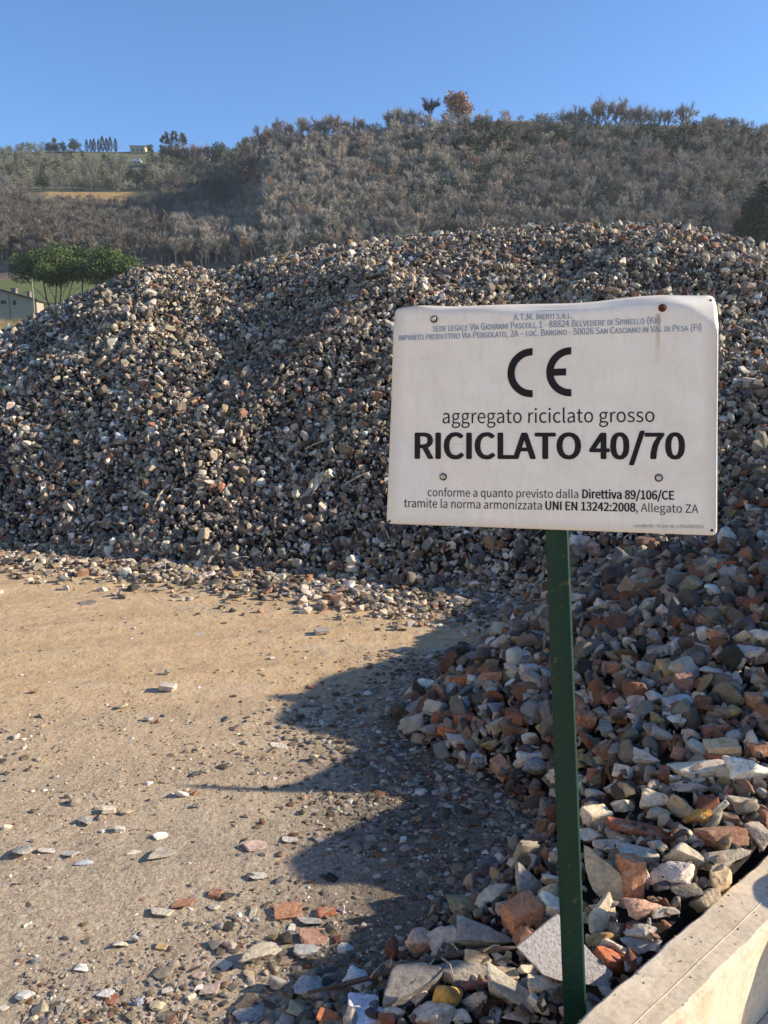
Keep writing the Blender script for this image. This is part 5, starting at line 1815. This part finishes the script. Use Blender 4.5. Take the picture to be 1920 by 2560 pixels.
def ch_left(u, Y, a, b2, c3):
    if 345 < Y < 420 and u1 - 0.02 < u < u2 + 0.01: return 0, (0, 0, 0), 1, False
    q = R.random()
    if 445 < Y < 545 and abs(u - VANU) < 0.012: return 0, (0, 0, 0), 1, False
    if Y > 540 and VU0 < u < VU1: return 0, (0, 0, 0), 1, False
    if Y > 418:
        if c3 > 0.62: return 0, (0, 0, 0), 1, False
        if q < 0.12: return NBARE + NOL + R.randrange(NEV), jig(C_EVER[1]), 0.9, True
        return NBARE + R.randrange(NOL), jig(C_OLIVE[R.randrange(3)]), 0.75, True
    if q < 0.10 + 0.25 * max(a, 0): return NBARE + R.randrange(NOL), jig(C_OLIVE[R.randrange(3)]), 0.75, True
    if q < 0.14 + .2 * max(a, 0): return NBARE + NOL + R.randrange(NEV), jig(C_EVER[R.randrange(2)]), 0.75, True
    return R.randrange(NBARE), jig(C_BARE[R.randrange(5)]) * np.array([0.74, 0.755, 0.77]) * (1 + .15 * b2), 1.0, True


parts = [plant(4600, 240, 326, -0.26, 0.72, ch_right, (5.5, 9.0)), plant(3500, 241, 420, -0.72, -0.2, ch_left, (5.5, 9.0)), plant(2300, 420, 600, -0.72, -0.17, ch_left, (6.5, 9.5)),
         plant(500, 338, 480, -0.26, -0.10, ch_left, (7, 10))]
X, Y, KI, CO, HT = [np.concatenate([p[k] for p in parts]) for k in range(5)]
n = len(X)
scl = HT[:, None] * rng.uniform(0.85, 1.25, (n, 3)) * np.array([1.0, 1.0, 1.0])
V, T, C = merge(POOL, KI, np.stack([X, Y, terrain(X, Y) - 0.2], 1), rot_mats(n, 0.05), scl, CO)
o = link('woods', tri_mesh('woods', V, T, C), M_TREE)
tag(o, 'bare and evergreen woodland covering the hillside', 'woods', kind='stuff')

# trees one can tell apart
MESHES = {}


def tree_thing(key, proto, ccol, pos, h, wf, name, label, group, tcol=C_BARK):
    mk = (key, tuple(np.round(ccol, 3)))
    if mk not in MESHES:
        tv, tt, cv, ct = proto
        MESHES[mk] = (tri_mesh('trunk', tv, tt, np.tile(tcol, (len(tv), 1))), tri_mesh('crown', cv, ct, np.tile(ccol, (len(cv), 1)) * rng.uniform(.8, 1.2, (len(cv), 1))))
        for m in MESHES[mk]: m.materials.append(M_TREE)
    root = empty(name, pos, R.uniform(0, 6.28))
    root.scale = (h * wf, h * wf, h)
    tag(root, label, 'tree', group)
    for nm, m in zip(('trunk', 'crown'), MESHES[mk]):
        o = bpy.data.objects.new(nm, m); COL.objects.link(o); o.parent = root
    return root


def on_slope(x, y, Yd):
    """a spot on the land at distance Yd below the pixel column x (height follows the terrain)"""
    u = u_slope(x, y)[0]
    return Vector((u * Yd, Yd, ground_z(u * Yd, Yd) - 0.2))


def tall(y_top, x, Y_, z):
    s = u_slope(x, y_top)[1]
    return max(2.0, CAMZ + s * Y_ - z)


IB = [bare_tree(220 + k, 1100, 0.0036, 0.85 + 0.1 * (k % 3), 0.10) for k in range(5)]
ICYP = [cypress(290 + k, 420) for k in range(3)]
ICON = [conifer(300 + k) for k in range(3)]
IEV = [leafy_tree(320 + k, 1500, 0.042, 0.5, 0.02, 16) for k in range(3)]
IOL = [leafy_tree(330 + k, 420, 0.032, 0.46, 0.16) for k in range(3)]
sky_bare = [(622, 258, 'leftmost'), (645, 243, 0), (672, 250, 0), (700, 238, 0), (728, 243, 0), (757, 252, 0), (785, 250, 0), (845, 228, 0), (872, 214, 0), (895, 232, 0),
            (1222, 232, 0), (1242, 226, 0), (1264, 215, 0), (1288, 208, 0), (1313, 202, 0), (1338, 205, 0), (1362, 214, 0), (1386, 214, 0), (1412, 222, 0), (1440, 226, 0),
            (1480, 212, 0), (1530, 243, 0), (1556, 250, 0), (1585, 249, 0), (1612, 260, 0), (1652, 258, 0), (1000, 245, 0), (1165, 246, 0), (560, 292, 0), (590, 268, 0)]
where = {622: 'leftmost bare tree on the wooded hill top', 645: 'bushy bare tree second from the left end of the hill top', 672: 'bare tree in the left clump of the hill top',
         700: 'tallest bare tree of the left clump on the hill top', 728: 'bare tree right of the tallest in the left hill top clump', 757: 'low bare tree at the right of the left hill top clump',
         785: 'small bare tree ending the left hill top clump', 845: 'bare tree in the middle of the ridge left of the gap', 872: 'tall bare tree left of the dark round one on the ridge',
         895: 'short bare tree just left of the dark round one', 1222: 'first bare tree of the long row on the right ridge', 1242: 'second bare tree of the right ridge row',
         1264: 'third bare tree of the right ridge row', 1288: 'fourth bare tree of the right ridge row', 1313: 'tallest bare tree of the right ridge row', 1338: 'fan shaped bare tree just right of the tallest in the row',
         1362: 'bare tree mid way along the right ridge row', 1386: 'bare tree past the middle of the right ridge row', 1412: 'lower bare tree towards the right of the ridge row', 1440: 'last bare tree of the right ridge row',
         1480: 'lone taller bare tree right of the ridge row', 1530: 'bare bush like tree where the right ridge falls', 1556: 'second bare tree on the falling right ridge', 1585: 'third bare tree on the falling right ridge',
         1612: 'low bare tree near the right end of the ridge', 1652: 'bare tree cut by the right edge of the photo', 1000: 'low bare tree right of the rust leaved oak', 1165: 'small bare tree alone in the ridge gap',
         560: 'bare tree at the dip between the two hills', 590: 'bare tree climbing out of the dip between the hills'}
for x, yt, _ in sky_bare:
    Yd = 326.0 if x > 600 else 350
    P = on_slope(x, 265, Yd)
    tree_thing(('b', x % 5), IB[x % 5], (0.30, 0.26, 0.225), P, tall(yt, x, Yd, P.z), 1.15 if x < 1200 or x > 1450 else 0.95, 'bare_tree', where[x], 'bare trees along the ridge')
P = on_slope(928, 265, 330); tree_thing(('b', 9), bare_tree(77, 1500, 0.008, 1.0), (0.11, 0.10, 0.095), P, tall(205, 928, 330, P.z), 0.8, 'bare_tree', 'dense dark round bare tree left of the rust leaved oak', 'bare trees along the ridge')
P = on_slope(985, 262, 330); tree_thing(('r', 1), leafy_tree(78, 1500, 0.045, 0.56, 0.06, 14), (0.31, 0.185, 0.115), P, tall(193, 985, 330, P.z), 0.95, 'oak_tree', 'rust leaved oak standing highest on the ridge', None)
# rusty oaks on the slope
for x, yt, yb, Yd, lab in [(545, 365, 402, 300, 'rusty leaved tree on the left part of the wooded slope'), (607, 332, 372, 312, 'rusty leaved tree above and right of its neighbour on the slope'),
                           (697, 320, 352, 318, 'slim rusty tree high on the slope under the ridge'), (678, 365, 398, 300, 'wide rusty tree below the slim rusty one'),
                           (415, 520, 568, 246, 'cone shaped rusty tree near the foot of the woods'), (1322, 455, 485, 258, 'rusty bush just over the right heap'), (860, 395, 425, 290, 'faint rusty tree right of the lone cypress')]:
    P = on_slope(x, yb, Yd); tree_thing(('r', x % 2), leafy_tree(500 + x % 2, 300, 0.035, 0.42, 0.1, 9), C_RUST[x % 2] * 0.9, P, 1.05 * tall(yt, x, Yd, P.z), 0.9, 'oak_tree', lab, 'rusty leaved trees on the slope')
# cypresses
for x, yt, lab in [(188, 300, 'leftmost of the row of cypresses on the far left ridge'), (197, 299, 'second cypress of the row on the far left ridge'), (204, 298, 'third cypress of the row on the far left ridge'),
                   (214, 300, 'cypress after the small gap in the ridge row'), (222, 292, 'tallest cypress of the ridge row'), (231, 297, 'cypress right of the tallest in the ridge row'), (239, 294, 'second to last cypress of the ridge row'), (250, 298, 'last cypress of the ridge row')]:
    P = on_slope(x, 327, 598); tree_thing(('c', x % 3), ICYP[x % 3], (0.045, 0.055, 0.032), P, tall(yt, x, 598, P.z), 1.7, 'cypress_tree', lab, 'cypresses on the far left ridge')
P = on_slope(765, 440, 275); tree_thing(('c', 0), ICYP[0], (0.045, 0.055, 0.032), P, tall(398, 765, 275, P.z), 0.75, 'cypress_tree', 'lone dark cypress in the middle of the wooded slope', None)
# evergreens of the far ridge
for x, yt, key, pr, c, wf, lab, nm in [(358, 282, ('k', 0), ICON[0], (0.085, 0.098, 0.062), 1.1, 'dark pointed conifer on the left ridge right of the villa', 'conifer_tree'),
                                       (378, 282, ('k', 1), ICON[1], (0.085, 0.098, 0.062), 1.0, 'second dark conifer behind the mauve bare trees', 'conifer_tree'),
                                       (390, 284, ('k', 2), ICON[2], (0.085, 0.098, 0.062), 1.0, 'third dark conifer closest to the mauve bare trees', 'conifer_tree'),
                                       (163, 298, ('e', 0), IEV[0], (0.06, 0.07, 0.035), 1.2, 'round dark tree left of the cypress row', 'evergreen_tree'),
                                       (120, 297, ('e', 1), IEV[1], (0.07, 0.075, 0.045), 0.8, 'small dark tree at the left of the far ridge', 'evergreen_tree'),
                                       (105, 306, ('e', 2), IEV[2], (0.07, 0.075, 0.045), 1.0, 'smallest dark tree at the left of the far ridge', 'evergreen_tree'),
                                       (137, 305, ('e', 0), IEV[0], (0.07, 0.075, 0.045), 0.9, 'low dark tree between the small one and the round one', 'evergreen_tree'),
                                       (326, 311, ('e', 1), IEV[1], (0.055, 0.06, 0.035), 1.5, 'dark round bush beside the ridge villa', 'evergreen_tree'),
                                       (374, 300, ('b', 1), IB[1], (0.23, 0.175, 0.155), 1.1, 'pale mauve bare tree in front of the dark conifers', 'bare_tree'),
                                       (412, 300, ('b', 2), IB[2], (0.25, 0.175, 0.15), 1.2, 'mauve bare tree right of the dark conifers', 'bare_tree'),
                                       (430, 304, ('b', 3), IB[3], (0.25, 0.175, 0.15), 1.1, 'smaller mauve bare tree near the dark round evergreen', 'bare_tree')]:
    Yq = 530 if nm in ('conifer_tree', 'bare_tree') else 592
    P = on_slope(x, 330, Yq); tree_thing(key, pr, c, P, tall(yt, x, Yq, P.z), wf, nm, lab, 'trees around the ridge villa')
P = on_slope(472, 345, 520); P2 = P.copy()
tree_thing(('e', 2), IEV[2], (0.042, 0.056, 0.03), P, tall(304, 472, 520, P.z), 1.25, 'evergreen_tree', 'big dark round evergreen at the saddle between the hills', None)
for x, yt, yb, Yd, wf, lab in [(92, 368, 392, 430, 1.0, 'dark tree at the left end above the dry field strip'), (310, 358, 388, 430, 1.0, 'dark green tree at the right end above the dry field strip'), (288, 360, 385, 440, 1.2, 'dark shrubby tree left of the one at the strip end')]:
    P = on_slope(x, yb, Yd); tree_thing(('e', x % 3), IEV[x % 3], (0.055, 0.066, 0.038), P, tall(yt, x, Yd, P.z), wf, 'evergreen_tree', lab, 'dark trees by the dry field strip')
for k, x in enumerate((130, 155, 178, 205, 230, 255)):
    P = on_slope(x, 392, 422); tree_thing(('o', k % 3), IOL[k % 3], (0.15, 0.155, 0.105), P, R.uniform(8, 10), 1.0, 'olive_tree',
                                           ['first', 'second', 'third', 'fourth', 'fifth', 'sixth'][k] + ' grey green tree from the left in the row above the dry strip', 'olive trees above the dry strip')
for x, yt, Yd, wf, lab in ((1648, 385, 238, 1.3, 'tallest dark conifer cut by the right edge behind the heap'), (1622, 425, 236, 1.3, 'lower dark conifer left of the one at the right edge')):
    P = on_slope(x, 520, Yd); tree_thing(('k', x % 2), conifer(600 + x, 1500, 0.27), (0.042, 0.068, 0.040), P, tall(yt, x, Yd, P.z), wf, 'conifer_tree', lab, 'dark conifers at the right edge')
P = on_slope(1475, 430, 285); tree_thing(('k', 1), ICON[1], (0.055, 0.065, 0.042), P, tall(368, 1475, 285, P.z), 0.9, 'conifer_tree', 'dark green conifer within the right part of the woods', None)

# umbrella pines by the field: broad flat crowns on forked trunks
def umbrella(x0, xc, yt, yb, w, Yd, seed, forks, lab):
    k = S * Yd / F
    g = np.random.default_rng(seed)
    P = on_slope(x0, 650, Yd)
    top = CAMZ + u_slope(xc, yt)[1] * Yd - P.z
    hgt = (yb - yt) * k
    cs = []
    dx = (xc - x0) * k
    for j in range(22):
        t = g.uniform(0, 2 * np.pi); q = math.sqrt(g.random()) * 0.8
        r = w * k * 0.5
        cs.append(((dx + math.cos(t) * q * r, math.sin(t) * q * r, top - hgt * (0.20 + 0.30 * q * q + 0.45 * g.random())), (r * g.uniform(.34, .48), r * g.uniform(.34, .48), hgt * g.uniform(.20, .32))))
    V, T = leaf_cloud(cs, 14000, 0.24, g)
    CC = np.tile((0.088, 0.122, 0.044), (len(V), 1)) * np.repeat(g.uniform(0.7, 1.3, len(T)), 3)[:, None]
    root = empty('umbrella_pine', P)
    tag(root, lab, 'tree', 'umbrella pines by the field')
    link('crown', tri_mesh('crown', V, T, CC), M_TREE, root)
    lines = []
    for fx, fr in forks:
        b0 = (0, 0, -0.3); m = ((fx - x0) * k * 0.45, g.uniform(-.4, .4), (top - hgt) * 0.5); e = ((fx - x0) * k, g.uniform(-1, 1), top - hgt * 0.45)
        lines += [(b0, m, fr, fr * .8), (m, e, fr * .8, fr * .5)]
        for q in range(3):
            c = cs[g.integers(len(cs))][0]; lines.append((e if q else m, (c[0], c[1], c[2]), fr * .45, fr * .15))
    tv, tt = trunk_lines(lines, 6)
    link('trunk', tri_mesh('trunk', tv, tt, np.tile((0.06, 0.048, 0.04), (len(tv), 1))), M_TREE, root)


umbrella(112, 97, 529, 616, 118, 172, 1, [(90, .2), (128, .17)], 'left umbrella pine with a low dark crown and forked trunk')
umbrella(125, 165, 524, 612, 145, 176, 2, [(138, .19), (172, .17)], 'middle umbrella pine with the highest crown')
umbrella(172, 246, 530, 618, 122, 170, 3, [(186, .22), (236, .18)], 'right umbrella pine with a sunlit green crown behind the heap')

# ------------------------------------------------------------------ houses, van, pole
def house():
    Yd = 155.0; k = S * Yd / F
    P = on_slope(30, 690, Yd)
    root = empty('farm_house', P)
    tag(root, 'pale farm house with a dark sloping roof at the left edge', 'house')
    X0 = P.x
    def wx(x): return u_slope(x, 660)[0] * Yd - X0
    def wz(y): return CAMZ + u_slope(40, y)[1] * Yd - P.z
    xl, xr, xm = wx(-95), wx(79), wx(-20)
    zr, ze = wz(621), wz(649)
    zl = zr - (xm - xl) * (zr - ze) / (xr - xm)
    dpt = 3.2
    bm = bmesh.new()
    prof_ = [(xl, -2), (xr, -2), (xr, ze), (xm, zr), (xl, zl)]
    a = [bm.verts.new((x, 0, z)) for x, z in prof_]; b2 = [bm.verts.new((x, dpt, z)) for x, z in prof_]
    bm.faces.new(a); bm.faces.new(b2[::-1])
    for i in range(5): bm.faces.new((a[i], b2[i], b2[(i + 1) % 5], a[(i + 1) % 5]))
    bmesh.ops.recalc_face_normals(bm, faces=list(bm.faces))
    link('wall', bm_mesh('wall', bm), plain('pale_plaster', (0.33, 0.28, 0.225), 0.9, 0.12, 1.5), root)
    bm = bmesh.new()
    for xa, za, xb, zb in ((xm, zr, xr + .5, ze - .5 * (zr - ze) / (xr - xm)), (xm, zr, xl - .5, zl - .5 * (zr - ze) / (xr - xm))):
        vs = []
        for yy in (-0.6, dpt + .6):
            for x, z, dz in ((xa, za, .03), (xb, zb, .03), (xb, zb, .28), (xa, za, .28)): vs.append(bm.verts.new((x, yy, z + dz)))
        for f in ((0, 1, 2, 3), (7, 6, 5, 4), (0, 4, 5, 1), (1, 5, 6, 2), (2, 6, 7, 3), (3, 7, 4, 0)): bm.faces.new([vs[i] for i in f])
    bmesh.ops.recalc_face_normals(bm, faces=list(bm.faces))
    roof = link('roof', bm_mesh('roof', bm), plain('roof_tiles', (0.055, 0.045, 0.042), 0.9, 0.35, 6, 0.3), root)
    mc = plain('chimney_plaster', (0.20, 0.17, 0.145), 0.9, 0.2, 4)
    for x, yt, yb, w in ((21, 620, 634, 5), (53, 627, 646, 3)):
        bm = bmesh.new()
        add_box(bm, (wx(x - w), 2, wz(yb)), (wx(x + w), 2.9, wz(yt + 2))); add_box(bm, (wx(x - w - 1), 1.9, wz(yt + 2)), (wx(x + w + 1), 3.0, wz(yt)))
        link('chimney', bm_mesh('chimney', bm), mc, roof)
    mg = plain('dark_shutter', (0.035, 0.05, 0.055), 0.6); mf = plain('window_surround', (0.36, 0.31, 0.26), 0.9)
    for x, y, w, h in ((32, 654, 7, 10), (8, 653, 12, 8), (-30, 652, 9, 10)):
        bm = bmesh.new(); x0, x1, z0, z1 = wx(x - w / 2), wx(x + w / 2), wz(y + h / 2), wz(y - h / 2)
        add_box(bm, (x0, -.04, z0), (x1, -.003, z1)); wn_ = link('window', bm_mesh('window', bm), mg, root)
        bm = bmesh.new(); add_box(bm, (x0 - .1, -.1, z0 - .14), (x1 + .1, -.003, z0 - .002)); link('sill', bm_mesh('sill', bm), mf, wn_)
    # drain pipe between the two parts of the front
    bm = bmesh.new(); add_tube(bm, (wx(21), -.08, -2), (wx(21), -.08, wz(637)), .07, .07, 8); link('drain_pipe', bm_mesh('drain_pipe', bm), mc, root)


house()
Yd = 594; k = S * Yd / F
P = on_slope(297, 325, Yd)
root = empty('ridge_villa', P); tag(root, 'small yellowish villa on the far left ridge', 'house')
bm = bmesh.new(); add_box(bm, (-15 * k, 0, -1), (15 * k, 9, 13.5 * k)); link('wall', bm_mesh('wall', bm), plain('villa_plaster', (0.42, 0.35, 0.23), 0.9), root)
bm = bmesh.new()
vs = [bm.verts.new(p) for p in ((-17 * k, -.8, 13.6 * k), (17 * k, -.8, 13.6 * k), (17 * k, 9.8, 13.6 * k), (-17 * k, 9.8, 13.6 * k), (-7 * k, 4.5, 16.5 * k), (7 * k, 4.5, 16.5 * k))]
for f in ((0, 1, 5, 4), (2, 3, 4, 5), (1, 2, 5), (3, 0, 4), (3, 2, 1, 0)): bm.faces.new([vs[i] for i in f])
link('roof', bm_mesh('roof', bm), plain('villa_roof', (0.26, 0.17, 0.11), 0.9, .3), root)
for x in (-9, 0, 8):
    bm = bmesh.new(); add_box(bm, ((x - 1.6) * k, -.06, 3 * k), ((x + 1.6) * k, -.003, 8 * k)); link('window', bm_mesh('window', bm), plain('villa_glass', (0.06, .06, .06), .4), root)

# white van in the olive field below the villa
Yd = 545; k = S * Yd / F
P = on_slope(297, 350, Yd); P.z += 0.2
root = empty('parked_van', P); tag(root, 'white van parked in the olive field under the villa', 'van')
mw = plain('white_paint', (0.78, 0.78, 0.76), 0.4, .05); mt = plain('van_tyre', (.02, .02, .02)); mgl = plain('van_glass', (.04, .05, .06), .2)
bm = bmesh.new()
pr_ = [(-2.6, .4), (2.5, .4), (2.6, 1.0), (1.9, 1.25), (1.4, 2.1), (-2.6, 2.2)]
a = [bm.verts.new((x, -1, z)) for x, z in pr_]; b2 = [bm.verts.new((x, 1, z)) for x, z in pr_]
bm.faces.new(a); bm.faces.new(b2[::-1])
for i in range(6): bm.faces.new((a[i], b2[i], b2[(i + 1) % 6], a[(i + 1) % 6]))
bmesh.ops.recalc_face_normals(bm, faces=list(bm.faces)); link('body', bm_mesh('body', bm), mw, root)
for x in (-1.6, 1.6):
    for y in (-1.02, .82):
        bm = bmesh.new(); add_tube(bm, (x, y, .36), (x, y + .2, .36), .36, .36, 12); link('wheel', bm_mesh('wheel', bm), mt, root)
bm = bmesh.new(); add_box(bm, (.3, -1.03, 1.3), (1.3, -1.003, 1.95)); link('side_window', bm_mesh('side_window', bm), mgl, root)

# utility pole in the field
Yd = 150; k = S * Yd / F
P = on_slope(72, 645, Yd)
root = empty('utility_pole', P); tag(root, 'thin grey utility pole beside the farm house', 'pole')
top = CAMZ + u_slope(72, 603)[1] * Yd - P.z
mp_ = plain('pole_wood', (0.26, 0.23, 0.18), .9)
bm = bmesh.new(); add_tube(bm, (0, 0, -.5), (0, 0, top), .15, .12, 8); link('shaft', bm_mesh('shaft', bm), mp_, root)
bm = bmesh.new(); add_box(bm, (-.6, -.17, top - .5), (.6, -.125, top - .38)); link('crossbar', bm_mesh('crossbar', bm), mp_, root)

# dry scrub beyond the left end of the heap
g = np.random.default_rng(5)
def tuft(seed, n=130):
    g = np.random.default_rng(seed); V, T = [], []
    for i in range(n):
        p = np.array([g.normal(0, .3), g.normal(0, .3), 0]); d = np.array([g.normal(0, .3), g.normal(0, .3), 1]); d /= np.linalg.norm(d)
        sliver(V, T, p, d, .02, g.uniform(.5, 1.1), g)
    return np.array(V), np.array(T)


TUF = [tuft(40 + q) for q in range(4)]
n = 1500
Yg = rng.uniform(22, 140, n); ugx = rng.uniform(-.62, -.33, n)
keepm = vnoise(ugx * Yg, Yg, .15, 3) > -0.35
Yg, ugx = Yg[keepm], ugx[keepm]; n = len(Yg)
cc = np.array([(0.32, 0.25, 0.13), (0.26, 0.21, 0.115), (0.15, 0.145, 0.075)])[rng.choice(3, n, p=[.5, .3, .2])] * rng.uniform(.8, 1.2, (n, 1))
V, T, C = merge(TUF, rng.integers(0, 4, n), np.stack([ugx * Yg, Yg, terrain(ugx * Yg, Yg)], 1), rot_mats(n, .1), np.tile(rng.uniform(.9, 2.4, (n, 1)), (1, 3)), cc)
o = link('dry_grass', tri_mesh('dry_grass', V, T, C), M_TREE)
tag(o, 'dry yellow grass and scrub beyond the left end of the heap', 'grass', kind='stuff')

# round topped shape, added out of view to cast shade on the wall's face
v = ray(1595, 2180); wf_ = wa + wnor * WT
tq = (wf_ @ wnor) / (v[:2] @ wnor)
fp = v[:2] * tq
ca, sa = math.cos(SUN_AZ), math.sin(SUN_AZ)
q = LD(fp[1] * ca + fp[0] * sa + 0.17, fp[0] * ca - fp[1] * sa + 0.62)
bm = bmesh.new()
add_tube(bm, (0, 0, 0), (0, 0, .31), .16, .16, 24, False)
for k in range(5):
    t0_, t1_ = k * math.pi / 10, (k + 1) * math.pi / 10
    add_tube(bm, (0, 0, (.31) + .16 * math.sin(t0_)), (0, 0, (.31) + .16 * math.sin(t1_)), .16 * math.cos(t0_), max(.002, .16 * math.cos(t1_)), 24, False)
o = link('wall_shadow_caster', bm_mesh('wall_shadow_caster', bm, True), M_CONC); o.location = (q[0], q[1], 0)
tag(o, 'added unseen round topped shape that shades the wall face', 'wall_shadow_caster')

# cream shed added out of view, behind and left, to bounce warm light
root = empty('bounce_shed', (-5.2, -6.0, 0)); tag(root, 'added unseen cream shed that bounces warm light onto the sign', 'light reflector')
bm = bmesh.new(); add_box(bm, (-6, -9, -0.2), (0, 5.5, 4.6)); link('wall', bm_mesh('wall', bm), plain('bounce_plaster', (0.80, 0.70, 0.54), 0.9, 0.08, 1.2), root)
bm = bmesh.new(); add_box(bm, (-6.4, -9.4, 4.602), (.35, 5.9, 4.8)); link('roof', bm_mesh('roof', bm), plain('shed_roof', (0.25, .13, .09), .9, .3, 5), root)
for y in (-5.5, -1.0, 4.0):
    bm = bmesh.new(); add_box(bm, (.004, y, 1.3), (.05, y + 1.1, 2.4)); link('window', bm_mesh('window', bm), plain('shed_glass', (.05, .06, .07), .2), root)
bm = bmesh.new(); add_box(bm, (.004, 1.2, -.1), (.06, 2.5, 2.3)); link('door', bm_mesh('door', bm), plain('shed_door', (.20, .12, .07), .7), root)

# ------------------------------------------------------------------ thin winter haze over the valley
bm = bmesh.new(); add_box(bm, (-2650, -80, -1.4), (2650, 1400, 215))
hz = link('haze', bm_mesh('haze', bm))
mh = bpy.data.materials.new('haze'); mh.use_nodes = True
nt = mh.node_tree
nt.nodes.remove(nt.nodes['Principled BSDF'])
pv = nt.nodes.new('ShaderNodeVolumePrincipled'); pv.inputs['Density'].default_value = 0.00013; pv.inputs['Color'].default_value = (0.88, 0.93, 1.0, 1); pv.inputs['Anisotropy'].default_value = 0.2
nt.links.new(pv.outputs[0], nt.nodes['Material Output'].inputs['Volume'])
hz.data.materials.append(mh)
tag(hz, kind='stuff')
